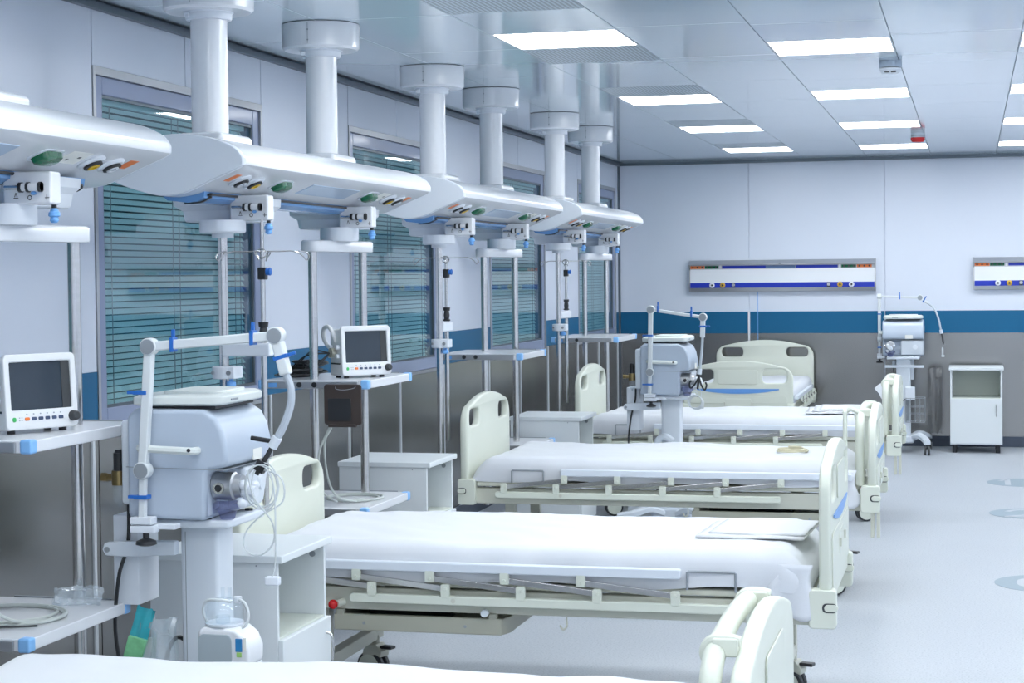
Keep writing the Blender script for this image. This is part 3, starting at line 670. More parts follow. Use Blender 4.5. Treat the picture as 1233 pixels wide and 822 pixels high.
    if tube_:
        xt = fbx-.042; zt = fb_top-.045
        def upath(x, zt_, y0=.06, y1=W-.06): return [(x, y0, .56+dz), (x, y0, zt_-.11), (x, y0+.02, zt_-.04), (x, y0+.09, zt_), (x, y0+.2, zt_+.012), (x, W/2, zt_+.02), (x, y1-.2, zt_+.012), (x, y1-.09, zt_), (x, y1-.02, zt_-.04), (x, y1, zt_-.11), (x, y1, .56+dz)]
        mb = MB(); mb.tube(upath(xt, zt), .023, 14, 5); gt = mb.build('guard_tube', M_CREAM, T)
        for yy in (.16, W-.22):
            mb = MB(); mb.tube([(xt-.012, yy, zt-.024), (xt-.022, yy, zt+.0), (xt-.010, yy, zt+.024), (xt+.02, yy, zt+.029), (fbx+.01, yy, zt+.024)], .012, 10, 4); mb.box(xt-.005, fbx+.005, yy-.018, yy+.018, zt-.005, zt+.032); mb.build('tube_clip', M_CREAM, gt, .004)
    if flat:
        xt = fbx-.115
        mb = MB(); mb.prism(rr(-.005, .05, .66, fb_top+.0, .02, 4), xt-.008, xt+.012, lambda u, v, w_: (w_, u, v)); mb.build('spare_slat', M_CREAM, T, .006)
        mb = MB(); mb.tube([(xt, .02, fb_top-.02), (xt+.03, .02, fb_top-.0), (xt+.07, .02, fb_top-.02)], .012, 8, 4); mb.build('slat_hook', M_CREAM, T)
    return T
BX = .765
bed((BX+.05, -14.75, 0), 0, 'cream hospital bed nearest the camera, cut off by the bottom edge of the picture', -1, hb_top=.95, fb_top=.955, dz=0., tube_=True, tray=None, rails=(.4, 2.0), loop=1.7, stripe=False, open_=False)
bed((BX, -11.75, 0), 0, 'cream hospital bed behind the foreground bed, with an open tray under its head end', -1, hb_x=-.075, hb_top=.965, fb_top=1.055, dz=0., rails=(.41, 2.02), loop=1.68, tray=(.33, .985), knob=True, fbx=2.145)
bed((BX, -8.75, 0), 0, 'cream hospital bed in the middle of the row, its grab tube folded against the footboard', 1, dz=.03, tube_=True, flat=True, loop=.29, tray=(1.25, 2.0), hang=True)
bed((BX, -5.78, 0), 0, 'cream hospital bed fourth in the row, behind the second ventilator', 1, hb_top=1.05, fb_top=.975, dz=.035, tube_=True, loop=.29, tray=None, hang=True, rails=(.20, 1.7))
bed((1.0, -.12, 0), R(-90), 'cream hospital bed with its headboard against the back wall, footboard facing the camera', 1, hb_top=1.035, fb_top=.93, dz=0., tray=None, loop=.3)

# ------------------------------------------------------------------ bedding
def mattress(loc, rz, label, L0, L1, W, top, hem, seed, y0=.0, corner=False, sag=.0):
    bm = bmesh.new(); nx = 84; rows = []
    for i in range(nx+1):
        u = i/nx; x = L0+(L1-L0)*u
        e = min(1., min(u, 1-u)*nx/5); er = 1-(1-e)**2
        sec = []
        h = top-(top-hem)*(1-er)*.75
        he = hem+.006*math.sin(x*9+seed)+.012*noise.noise(Vector((x*3, seed, 0)))
        he2 = hem+.012*noise.noise(Vector((x*3, seed+7, 0)))
        r = .045; cols = [(0, he), (-.004, he+(h-he)*.35), (0, h-r), (.012, h-.018), (r, h)]
        cols = [(y0-.0+a, b) for a, b in cols]
        ny = 30
        mid = [(y0+r+(W-2*r)*k/ny, h) for k in range(1, ny)]
        oth = [(y0+W-r, h), (y0+W-.012, h-.018), (y0+W, h-r), (y0+W+.004, he2+(h-he2)*.35), (y0+W, he2)]
        ins = .0+(1-er)*.0
        for (a, b) in cols+mid+oth:
            px = x
            wr = .0075*noise.noise(Vector((px*2.2, a*5+seed, b*3)))+.0045*noise.noise(Vector((px*7+a*9, a*4-px*3, seed)))
            side = (b < h-.005)
            yy = a+(wr*2.4 if side else 0)*(1 if a > W/2 else -1); zz = b+(wr*1.3 if not side else 0)
            if not side: zz += .004*math.sin((px*1.7+a*5+seed))*.8-sag*math.sin(math.pi*u)
            # long diagonal pull creases near the edge
            if not side: zz += .0035*max(0, math.sin(px*5+a*22+seed))*max(0, 1-min(a-y0, W-a+y0)*4)
            sec.append(bm.verts.new((px, yy, zz)))
        rows.append(sec)
    for a, b in zip(rows, rows[1:]):
        for k in range(len(a)-1): bm.faces.new((a[k], b[k], b[k+1], a[k+1]))
    # foot and head faces, underside
    for row in (rows[0], rows[-1]):
        low = [bm.verts.new((v.co.x, v.co.y, hem)) for v in row]
        for k in range(len(row)-1):
            try: bm.faces.new((row[k], row[k+1], low[k+1], low[k]))
            except Exception: pass
    n = len(rows[0])-1
    under = [(r_[0], r_[-1]) for r_ in rows]
    for (a, b), (c, d) in zip(under, under[1:]): bm.faces.new((a, c, d, b))
    mb = MB(); mb.bm.free(); mb.bm = bm
    t = thing('mattress', label, 'mattress', loc, rz, 'mattresses under white cotton sheets')
    o = mb.build('sheet', M_SHEET, t, sharp=75)
    if corner:
        bm = bmesh.new(); g = []
        for i in range(9):
            u = i/8; row = []
            for k in range(11):
                v = k/10
                x = L1-.115+.125*u-.03*v*(1-u)+.01*v; z = top-.04-(.09+.11*math.sin(math.pi*u*.75))*v
                y = y0-.008-.012*math.sin(u*9+v*2)*v-.004*v
                row.append(bm.verts.new((x+.014*math.sin(v*5+u*3), y, z)))
            g.append(row)
        for a, b in zip(g, g[1:]):
            for k in range(10): bm.faces.new((a[k], b[k], b[k+1], a[k+1]))
        mb = MB(); mb.bm.free(); mb.bm = bm; c = mb.build('sheet_corner', M_SHEET, t, sharp=80); so = c.modifiers.new('s', 'SOLIDIFY'); so.thickness = .003
    return t
mattress((BX+.05, -14.75, 0), 0, 'white sheeted mattress filling the bottom edge of the picture', .06, 2.05, .95, .682, .552, 1.3)
mattress((BX, -11.75, 0), 0, 'white sheeted mattress behind the foreground bed, a flat folded sheet at its foot', -.02, 2.115, .95, .690, .552, 4.1, corner=True)
mattress((BX, -8.75, 0), 0, 'white sheeted mattress on the middle bed, with a coiled tie band near its foot', .065, 2.09, .93, .712, .582, 2.2, y0=.01, corner=True)
mattress((BX, -5.78, 0), 0, 'white sheeted mattress on the fourth bed, behind the second ventilator', .065, 2.08, .93, .715, .587, 6.6, y0=.01)
mattress((1.0, -.12, 0), R(-90), 'white sheeted mattress on the bed against the back wall', .065, 2.10, .93, .69, .552, 3.3, y0=.01)

def folded(name, label, cat, loc, rz, sx, sy, layers, m, seed, group=None):
    t = thing(name, label, cat, loc, rz, group)
    for l in range(layers):
        bm = bmesh.new(); n = 14; g = []
        s_ = 1-.1*l; ox, oy = .02*l, .03*l
        for i in range(n+1):
            r_ = []
            for k in range(n+1):
                x = (i/n-.5)*sx*s_+ox+.006*noise.noise(Vector((k*.3, seed+l, 0))); y = (k/n-.5)*sy*s_+oy+.006*noise.noise(Vector((i*.3, seed-l, 0)))
                r_.append(bm.verts.new((x, y, .006+.0085*l+.004*noise.noise(Vector((x*8, y*8, seed+l))))))
            g.append(r_)
        for a, b in zip(g, g[1:]):
            for k in range(n): bm.faces.new((a[k], b[k], b[k+1], a[k+1]))
        mb = MB(); mb.bm.free(); mb.bm = bm; o = mb.build('folded_layer', m, t, sharp=80); so = o.modifiers.new('s', 'SOLIDIFY'); so.thickness = .007
    return t
folded('folded_sheet', 'flat folded white sheet lying at the foot of the large bed', 'folded sheet', (2.645, -11.26, .699), R(-3), .40, .44, 2, M_SHEET2, 3.1)
folded('folded_sheet', 'thick folded white sheet at the foot of the fourth bed in the row', 'folded sheet', (2.56, -5.33, .726), R(2), .46, .6, 3, M_SHEET2, 8.1)
def tie(loc):
    t = thing('tie_band', 'small cream coiled tie band lying on the middle bed', 'tie', loc)
    mb = MB(); pts = [Vector((.07*math.cos(a)*(1+.2*math.sin(a*2.3)), .09*math.sin(a)*(1-.1*a/12), .004+.0012*a)) for a in [k*.5 for k in range(30)]]
    mb.tube(pts, .006, 6, 3); mb.build('band', mat('tie_cream', (.62, .58, .42), rough=.8), t)
tie((2.50, -8.3, .718))

# ------------------------------------------------------------------ bedside cabinets
def cabinet(loc, rz, label, hs=1.):
    T = thing('bedside_cabinet', label, 'bedside cabinet', loc, rz, 'white bedside cabinets')
    D, W = .23, .235; z0, z1 = .075, .745
    boxo('side_panel', M_CAB, T, -D, D-.008, -W, -W+.018, z0, z1, .002); boxo('side_panel', M_CAB, T, -D, D-.008, W-.018, W, z0, z1, .002)
    boxo('back_panel', M_CABIN, T, -D, -D+.01, -W+.018, W-.018, z0, z1); boxo('bottom_panel', M_CAB, T, -D+.01, D-.008, -W+.018, W-.018, z0, z0+.018)
    boxo('shelf', M_CABIN, T, -D+.01, D-.01, -W+.018, W-.018, .478, .496, .001)
    boxo('top', M_CAB, T, -D-.004, D+.014, -W-.012, W+.012, z1, z1+.026, .004)
    d = boxo('door', M_CAB, T, D-.008, D+.010, -W+.002, W-.002, z0+.01, .490, .003)
    mb = MB(); mb.tube([(D+.010, W-.055, .33), (D+.030, W-.055, .34), (D+.036, W-.055, .385), (D+.030, W-.055, .43), (D+.010, W-.055, .44)], .0045, 8, 5); mb.build('handle', M_CHROME, d)
    mb = MB(); mb.cyl((D-.05, -W+.018, .71), (D-.05, -W+.022, .71), .011, 12); mb.cyl((D-.05, W-.018, .71), (D-.05, W-.022, .71), .011, 12); mb.loose('fitting', M_JOINT, T)
    mb = MB(); mb.cyl((D-.08, -W-.0002, .735), (D-.08, -W-.002, .735), .003, 8); mb.build('screw', M_JOINT, T)
    for x in (-D+.03, D-.045):
        for y in (-W+.04, W-.04): MB().cyl((x, y, 0), (x, y, z0), .022, 12).build('foot', M_BLACK, T)
    T.scale = (1, 1, hs); return T
cabinet((1.0, -12.40, 0), 0, 'white bedside cabinet beside the nearest ventilator, open shelf over a door')
cabinet((.62, -9.40, 0), 0, 'white bedside cabinet left of the middle bed, between two pendants')
cabinet((.765, -6.46, 0), 0, 'white bedside cabinet next to the second ventilator, left of the fourth bed')
cabinet((3.480, -.45, 0), R(-90), 'white bedside cabinet standing alone by the back wall at the right', 1.03)

# ------------------------------------------------------------------ ventilators
def ventilator(loc, rz, label, dh=0., arm='a', base=True):
    T = thing('ventilator', label, 'ventilator', loc, rz, 'ventilators on columns')
    g = dh
    # base with four curved legs
    b = boxo('base', M_LGREY, T, -.13, .13, -.10, .10, .09, .165, .02, 3)
    for sx in (-1, 1):
        for sy in (-1, 1):
            pts = [Vector((sx*.06, sy*.07, .13)), Vector((sx*.14, sy*.14, .165)), Vector((sx*.22, sy*.20, .14)), Vector((sx*.33, sy*.225, .118))]
            cs = catmull(pts, 5); mb = MB(); rings = []
            for i, p in enumerate(cs):
                d = (cs[min(i+1, len(cs)-1)]-cs[max(i-1, 0)]).normalized(); n = Vector((-d.y, d.x, 0)).normalized(); u = Vector((0, 0, 1)); w_ = .045-.016*i/len(cs); h_ = .022
                rings.append([p+n*w_*a+u*h_*c for a, c in ((-1, -1), (1, -1), (1, .4), (.6, 1), (-.6, 1), (-1, .4))])
            mb.ring_loft(rings); lg = mb.build('base_leg', M_LGREY, T, .004)
            cx, cy = sx*.315, sy*.222
            mb = MB(); mb.cyl((cx, cy, .075), (cx, cy, .105), .012, 8)
            for q in (-1, 1): mb.lathe([(.001, 0), (.040, 0), (.044, .004), (.044, .014), (.040, .018), (.001, .018)], (cx, cy+q*.017-.009, .044), axis=(0, 1, 0), seg=20)
            mb.loose('castor', M_RUBBER, lg)
            mb = MB()
            for q in (-1, 1): mb.cyl((cx, cy+q*.027, .044), (cx, cy+q*.030, .044), .024, 14)
            mb.loose('castor_hub', M_LGREY, lg)
    mb = MB(); mb.prism(rr(-.062, .062, -.065, .065, .012, 3), .13, .885+g, lambda u, v, w_: (u, v, w_)); col = mb.build('column', M_LGREY, T, .002)
    mb = MB(); mb.box(-.064, -.0625, -.03, .03, .2, .85+g); mb.box(-.045, -.043, -.0665, -.0645, .2, .85+g); mb.build('column_groove', M_JOINT, col)
    boxo('platform', M_LGREY, T, -.16, .135, -.15, .15, .872+g, .898+g, .008)
    # housing
    z = lambda q: q+g
    prof = [(-.178, .905), (.075, .900), (.080, .915), (.080, 1.035), (.092, 1.052), (.142, 1.062), (.150, 1.085), (.146, 1.125), (.135, 1.175), (.115, 1.212), (.075, 1.236), (-.150, 1.238), (-.178, 1.215)]
    mb = MB(); mb.prism([(a, z(b_)) for a, b_ in prof], -.188, .188, lambda u, v, w_: (u, w_, v)); ho = mb.build('housing', M_GREY, T, .022, 4, sharp=50)
    mb = MB(); mb.prism([(-.1795, z(1.06)), (.143, z(1.054)), (.143, z(1.056)), (-.1795, z(1.062))], -.1892, .1892, lambda u, v, w_: (u, w_, v)); mb.build('housing_seam', M_JOINT, ho)
    mb = MB(); mb.prism([(.07, z(.912)), (.118, z(.912)), (.140, z(1.05)), (.07, z(1.05))], -.02, .185, lambda u, v, w_: (u, w_, v)); mb.build('front_panel', M_LGREY, T, .014, 3)
    mb = MB(); mb.cyl((.11, .11, z(.985)), (.145, .11, z(.985)), .022, 16); mb.build('front_dial', M_WHITE2, ho)
    mb = MB(); mb.prism(rr(-.216, -.165, -.15, .15, .012, 3), z(.94), z(1.20), lambda u, v, w_: (u, v, w_)); mb.build('rear_module', M_LGREY, T, .012, 3)
    # side grip bar
    mb = MB(); mb.tube([(-.125, -.188, z(1.123)), (-.122, -.212, z(1.121)), (-.10, -.22, z(1.120)), (.03, -.22, z(1.115)), (.052, -.212, z(1.114)), (.055, -.188, z(1.114))], .012, 8, 4); gb = mb.build('side_grip', M_LID, T)
    mb = MB()
    for q in (-.11, .045): mb.cyl((q, -.231, z(1.118)), (q, -.234, z(1.118)), .006, 8)
    mb.loose('grip_screw', M_BLACK, gb)
    # lid
    boxo('lid_gap', M_BLACK, T, -.14, .10, -.155, .155, z(1.236), z(1.247), .003)
    mb = MB(); mb.ring_loft([[Vector((a, b_, z(zz)+.010*a)) for a, b_ in rr(-.168+e, .128-e, -.178+e, .178-e, .03, 4)] for zz, e in ((1.246, .012), (1.251, 0), (1.272, 0), (1.280, .014))]); mb.prism(rr(-.09, .09, -.13, .13, .03, 3), z(1.27), z(1.288), lambda u, v, w_: (u, v, w_)); li = mb.build('lid', M_LID, T, .003, sharp=40)
    mb = MB(); mb.box(.124, .130, -.10, -.045, z(1.259), z(1.265)); mb.build('lid_slot', M_JOINT, li)
    mb = MB(); mb.prism(rr(-.125, -.06, z(1.13), z(1.18), .004, 2), .187, .1895, lambda u, v, w_: (u, w_, v)); mb.build('badge', M_LABEL, ho)
    mb = MB(); mb.prism(rr(.02, .09, z(1.065), z(1.10), .004, 2), .150, .1545, lambda u, v, w_: (w_-.004, u, v)); mb.build('rating_label', M_LABEL, ho)
    # gas block with cup on the near front corner
    mb = MB(); mb.lathe([(.001, 0), (.040, 0), (.043, .004), (.043, .066), (.036, .070), (.034, .092), (.001, .092)], (.078, -.115, z(1.000)), axis=(1, 0, 0), seg=24); gbk = mb.build('gas_block', M_ALU, T)
    mb = MB(); mb.cyl((.11, -.152, z(.998)), (.11, -.166, z(.998)), .017, 14); mb.build('gas_port', M_CHROME, gbk)
    mb = MB(); mb.cyl((.11, -.165, z(.998)), (.11, -.168, z(.998)), .011, 12); mb.build('port_bore', M_BLACK, gbk)
    mb = MB(); mb.lathe([(.001, .955), (.03, .955), (.045, .948), (.046, .935), (.030, .925), (.022, .90), (.010, .893), (.001, .893)], (.118, -.115, g), seg=20); mb.build('water_trap', M_SMOKE, T)
    mb = MB()
    for q in ((.18, -.135, 1.005, .016), (.185, -.11, .975, .020), (.175, -.14, .950, .014), (.195, -.08, 1.0, .014)): mb.sphere((q[0], q[1], z(q[2])), q[3])
    mb.cyl((.165, -.115, z(.985)), (.215, -.12, z(.985)), .017, 12); mb.build('connector', M_WHITE2, T)
    mb = MB()
    for q in ((.055, -.12), (.10, .10), (-.12, -.13)): mb.cyl((q[0], q[1], z(.885)), (q[0], q[1], z(.905)), .013, 10)
    mb.loose('rubber_foot', M_BLACK, ho)
    # rear supply box, side bar, filter regulator
    mb = MB(); mb.prism(rr(-.290, -.205, -.06, .09, .004, 2), .665, .945, lambda u, v, w_: (u, v, w_)); mb.build('supply_box', M_WHITE2, T, .003)
    mb = MB(); mb.prism([(-.305, .818+g*.5), (-.295, .800+g*.5), (-.22, .797+g*.5), (-.06, .807+g*.5), (-.06, .850+g*.5), (-.24, .845+g*.5), (-.298, .839+g*.5)], -.108, -.075, lambda u, v, w_: (u, w_, v)); sb = mb.build('side_bar', M_LGREY, T, .005)
    mb = MB(); mb.cyl((-.287, -.108, .819+g*.5), (-.287, -.112, .819+g*.5), .009, 10); mb.build('bar_screw', M_JOINT, sb)
    fx, fy = -.245, -.10
    mb = MB(); mb.cyl((fx, fy, z(1.040)), (fx, fy, z(1.095)), .018, 14); mb.cyl((fx, fy, z(1.09)), (fx, fy, z(1.105)), .013, 12); fc = mb.build('filter_cap', M_BLACK, T)
    mb = MB(); mb.cyl((fx, fy, z(.995)), (fx, fy, z(1.040)), .024, 14); mb.cyl((fx-.055, fy, z(1.018)), (fx+.06, fy, z(1.018)), .011, 10); mb.cyl((fx-.06, fy, z(1.018)), (fx-.04, fy, z(1.018)), .014, 6); mb.build('filter_body', M_BRASS, T)
    mb = MB(); mb.lathe([(.020, .995), (.020, .95), (.014, .94), (.005, .938), (.004, .925)], (fx, fy, g), seg=16); mb.build('filter_cup', M_CLEAR, T)
    mb = MB(); mb.tube([(fx+.02, fy+.02, z(.94)), (fx+.015, fy+.02, .86), (fx-.01, fy+.0, .75), (fx-.03, fy+.02, .55), (fx+.02, fy+.05, .3), (fx+.12, fy+.06, .14)], .006, 7, 5); mb.tube([(-.05, .04, .5), (-.10, -.02, .56), (-.125, -.06, .45), (-.10, -.02, .28), (-.05, .02, .15)], .007, 7, 5); mb.tube([(.07, .02, .50), (.10, -.02, .45), (.09, -.03, .25), (.05, .02, .13)], .006, 7, 5); mb.build('power_cord', M_BLACK, T)
    # clamp, knob, articulated arm
    ya = -.225; xa = -.110
    mb = MB(); mb.box(xa-.033, xa+.045, ya-.022, ya+.022, z(.868), z(.890)); mb.box(xa-.033, xa+.037, ya-.022, ya+.022, z(.893), z(.915)); mb.box(xa-.02, xa+.10, ya+.01, ya+.05, z(.876), z(.892)); cl = mb.build('arm_clamp', M_WHITE2, T, .003)
    mb = MB(); mb.lathe([(.010, .868), (.010, .850), (.030, .842), (.032, .832), (.020, .828), (.001, .828)], (xa+.01, ya, g), seg=14); mb.build('clamp_knob', M_BLACK, cl)
    def bar(p, q, w_, name='arm_bar', m=M_ARM):
        p, q = Vector(p), Vector(q); d = (q-p).normalized(); a = Vector((0, 1, 0)) if abs(d.y) < .9 else Vector((1, 0, 0)); a = (a-d*a.dot(d)).normalized(); b_ = d.cross(a)
        mb = MB(); mb.ring_loft([[o_+a*w_*s1+b_*w_*s2 for s1, s2 in ((-1, -1), (1, -1), (1, 1), (-1, 1))] for o_ in (p, q)]); return mb.build(name, m, T, w_*.35)
    def joint(p, ax):
        p = Vector(p); ax = Vector(ax).normalized(); mb = MB(); mb.cyl(p-ax*.018, p+ax*.018, .0265, 22); j = mb.build('arm_joint', M_ARM, T, .003)
        mb = MB(); mb.cyl(p+ax*.0175, p+ax*.020, .0225, 22); mb.cyl(p-ax*.0175, p-ax*.020, .0225, 22); mb.loose('joint_disc', M_JOINT, j)
    def clip(p, d, up):
        p, d, up = Vector(p), Vector(d).normalized(), Vector(up).normalized(); s_ = d.cross(up)
        mb = MB(); mb.ring_loft([[p+d*a*.006+up*h+s_*c*.018 for a, c in ((-1, -1), (1, -1), (1, 1), (-1, 1))] for h in (-.022, .022)]); mb.ring_loft([[p+d*a*.005+up*h+s_*c*.006 for a, c in ((-1, -1), (1, -1), (1, 1), (-1, 1))] for h in (.022, .046)]); mb.build('blue_clip', M_BLUEPL, T, .002)
    J1 = Vector((xa+.004, ya, z(1.055))); J2 = Vector((xa+(.032 if arm == 'a' else .012), ya, z(1.428 if arm == 'a' else 1.456)))
    bar((xa, ya, z(.91)), J1, .011); bar(J1, J2, .0145); joint(J1, (0, 1, 0)); joint(J2, (0, 1, 0))
    clip((xa, ya, z(.975)), (0, 0, 1), (-1, 0, 0)); clip((xa+.003, ya, z(1.29)), (0, 0, 1), (-1, 0, 0))
    if arm == 'c':
        J3 = J2+Vector((-.0, .375, -.015)); bar(J2, J3, .009); joint(J3, (1, 0, 0)); clip((J2+J3)/2, (0, 1, 0), (0, 0, 1))
        E = J3+Vector((.02, .07, -.05)); bar(J3, E, .010); clip((J3+E)/2, (0, 1, -.6), (0, .6, 1)); hp = [E, E+Vector((.02, .06, -.05)), E+Vector((.03, .10, -.15)), E+Vector((.02, .12, -.25))]; hr = .0085
    elif arm == 'b':
        J3 = J2+Vector((.335, .01, -.05)); bar(J2, J3, .010); joint(J3, (0, 1, 0)); clip(J2+(J3-J2)*.14+Vector((0, 0, .012)), (1, 0, -.1), (0, 0, 1)); clip(J2+(J3-J2)*.78+Vector((0, 0, .012)), (1, 0, -.1), (0, 0, 1))
        E = J3+Vector((-.004, 0, -.13)); bar(J3, E, .015); clip((J3*.55+E*.45), (0, 0, 1), (1, 0, 0)); hp = [E, E+Vector((-.004, 0, -.08)), E+Vector((-.012, 0, -.15)), E+Vector((-.018, 0, -.20))]; hr = .008
    else:
        J3 = J2+Vector((.404, .0, .032)); bar(J2, J3, .0145); joint(J3, (0, 1, 0)); clip(J2+(J3-J2)*.19, (1, 0, .08), (0, 0, 1)); clip(J2+(J3-J2)*.82, (1, 0, .08), (0, 0, 1))
        E = J3+Vector((.030, 0, -.115)); bar(J3, E, .017); clip(J3*.45+E*.55, (.3, 0, -1), (1, 0, .3)); hp = [E, E+Vector((.014, 0, -.04)), E+Vector((.012, 0, -.09)), E+Vector((-.010, 0, -.15)), E+Vector((-.030, 0, -.185))]; hr = .0105
    mb = MB(); mb.tube(hp, hr, 10, 6); hs = mb.build('breathing_hose', M_HOSE, T)
    pts = catmull([Vector(p) for p in hp], 10); mb = MB()
    for k in range(2, len(pts)-2): mb.cyl(pts[k]-(pts[k+1]-pts[k])*.3, pts[k], hr*1.18, 10)
    mb.build('hose_rib', M_HOSE, hs)
    e = pts[-1]; d = (pts[-1]-pts[-3]).normalized()
    if arm == 'a': d = Vector((-.52, 0, -.85)).normalized()
    mb = MB(); mb.cyl(e, e+d*.035, .015, 12); mb.build('hose_cuff', M_LGREY, T)
    mb = MB(); s_ = d.cross(Vector((0, 1, 0))).normalized()
    mb.cyl(e+d*.03, e+d*.13, .0075, 8)
    if arm == 'a':
        mb.cyl(e+d*.02-s_*.01, e+d*.02-s_*.085+Vector((0, 0, -.03)), .007, 8); mb.ring_loft([[e+d*h+s_*a*.016+Vector((0, 1, 0))*c*.012 for a, c in ((-1, -1), (1, -1), (1, 1), (-1, 1))] for h in (.085, .118)])
    else:
        for sg in (-1, 1): mb.tube([e+d*.05, e+d*.10+s_*sg*.02, e+d*.13+s_*sg*.045, e+d*.10+s_*sg*.055, e+d*.08+s_*sg*.045], .006, 7, 4)
    mb.build('tube_hook', M_BLACK, T)
    # coiled sensor cords
    mb = MB(); c0 = e+d*.11
    if arm == 'a':
        c1 = c0+Vector((.012, .0, -.052))
        for q, (rx, rz_, ox) in enumerate(((.050, .066, .0), (.045, .064, -.010), (.042, .070, .006), (.052, .060, -.004))):
            mb.tube([c1+Vector((ox+rx*math.cos(a), -.02+.006*q, rz_*math.sin(a))) for a in [k*math.pi/7 for k in range(15)]], .0022, 5, 2)
        cc = c1+Vector((.03, 0, 0))
        mb.tube([c0, c1+Vector((.065, -.03, .03)), c1+Vector((.07, -.03, -.04)), c1+Vector((.0, -.03, -.085)), c1+Vector((-.05, -.03, -.14)), c1+Vector((-.045, -.03, -.19)), c1+Vector((.0, -.03, -.20)), c1+Vector((.04, -.03, -.16)), c1+Vector((.035, -.03, -.10)), c1+Vector((-.02, -.03, -.03)), c1+Vector((-.04, -.03, .05))], .0026, 6, 5)
        mb.tube([c1+Vector((.02, -.035, .06)), c1+Vector((.045, -.035, 0)), c1+Vector((.048, -.035, -.15)), c1+Vector((.045, -.035, -.23)), c1+Vector((.035, -.035, -.265))], .0026, 6, 5)
        mb2 = MB(); mb2.box(c1.x+.015, c1.x+.060, c1.y-.048, c1.y-.022, c1.z-.288, c1.z-.262); mb2.build('sensor', M_WHITE2, T, .005)
    else:
        c1 = c0+Vector((-.02, -.0, -.10))
        for q in range(4): mb.tube([c1+Vector((.045*math.cos(a)+.004*q, -.01+.004*q, .042*math.sin(a)-.003*q)) for a in [k*math.pi/7 for k in range(15)]], .0028, 5, 2)
        mb.tube([c0, c0+Vector((-.03, 0, -.03)), c1+Vector((.02, 0, .05)), c1+Vector((-.03, 0, .02))], .0024, 5, 4); mb.tube([c0, c0+Vector((.02, 0, -.04)), c1+Vector((.04, 0, .01)), c1+Vector((.045, 0, -.03))], .0024, 5, 4)
        mb.box(c1.x+.03, c1.x+.055, c1.y-.015, c1.y+.015, c1.z-.045, c1.z-.028)
    mb.build('sensor_cord', M_CORD, T)
    if arm == 'b':
        mb = MB(); mb.tube([(-.09, -.10, .50), (-.08, -.10, .60), (-.03, -.11, .63), (.02, -.11, .60)], .022, 10, 5); mb.build('spare_hose', M_LGREY, T)
    if arm == 'c':
        mb = MB()
        bx0, bx1, by0, by1, bz0, bz1 = .09, .28, .03, .20, .30, .52
        for zz in (bz0, bz0+.07, bz0+.14, bz1): mb.tube([(bx0, by0, zz), (bx1, by0, zz), (bx1, by1, zz), (bx0, by1, zz), (bx0, by0, zz)], .003, 5, 1)
        for k in range(5):
            for yy in (by0, by1): mb.cyl((bx0+(bx1-bx0)*k/4, yy, bz0), (bx0+(bx1-bx0)*k/4, yy, bz1), .0025, 5)
            mb.cyl((bx1, by0+(by1-by0)*k/4, bz0), (bx1, by0+(by1-by0)*k/4, bz1), .0025, 5); mb.cyl((bx0, by0+(by1-by0)*k/4, bz0), (bx1, by0+(by1-by0)*k/4, bz0), .0025, 5)
        mb.build('wire_basket', M_JOINT, T); boxo('basket_bracket', M_JOINT, T, .06, .09, .03, .06, .3, .5)
        boxo('module_box', M_WHITE2, T, .12, .22, .02, .11, .50, .62, .008)
        boxo('cross_rail', M_LGREY, T, .05, .075, -.17, .19, .79, .815, .004)
    return T
ventilator((1.118, -12.96, 0), 0, 'grey ventilator nearest the camera, its white arm holding a curved clear hose', .050, 'a')
ventilator((1.535, -6.33, 0), 0, 'grey ventilator standing between the middle bed and the fourth bed', .0, 'b')
ventilator((2.820, -.62, 0), R(-90), 'grey ventilator with a wire basket, standing against the back wall', .0, 'c')

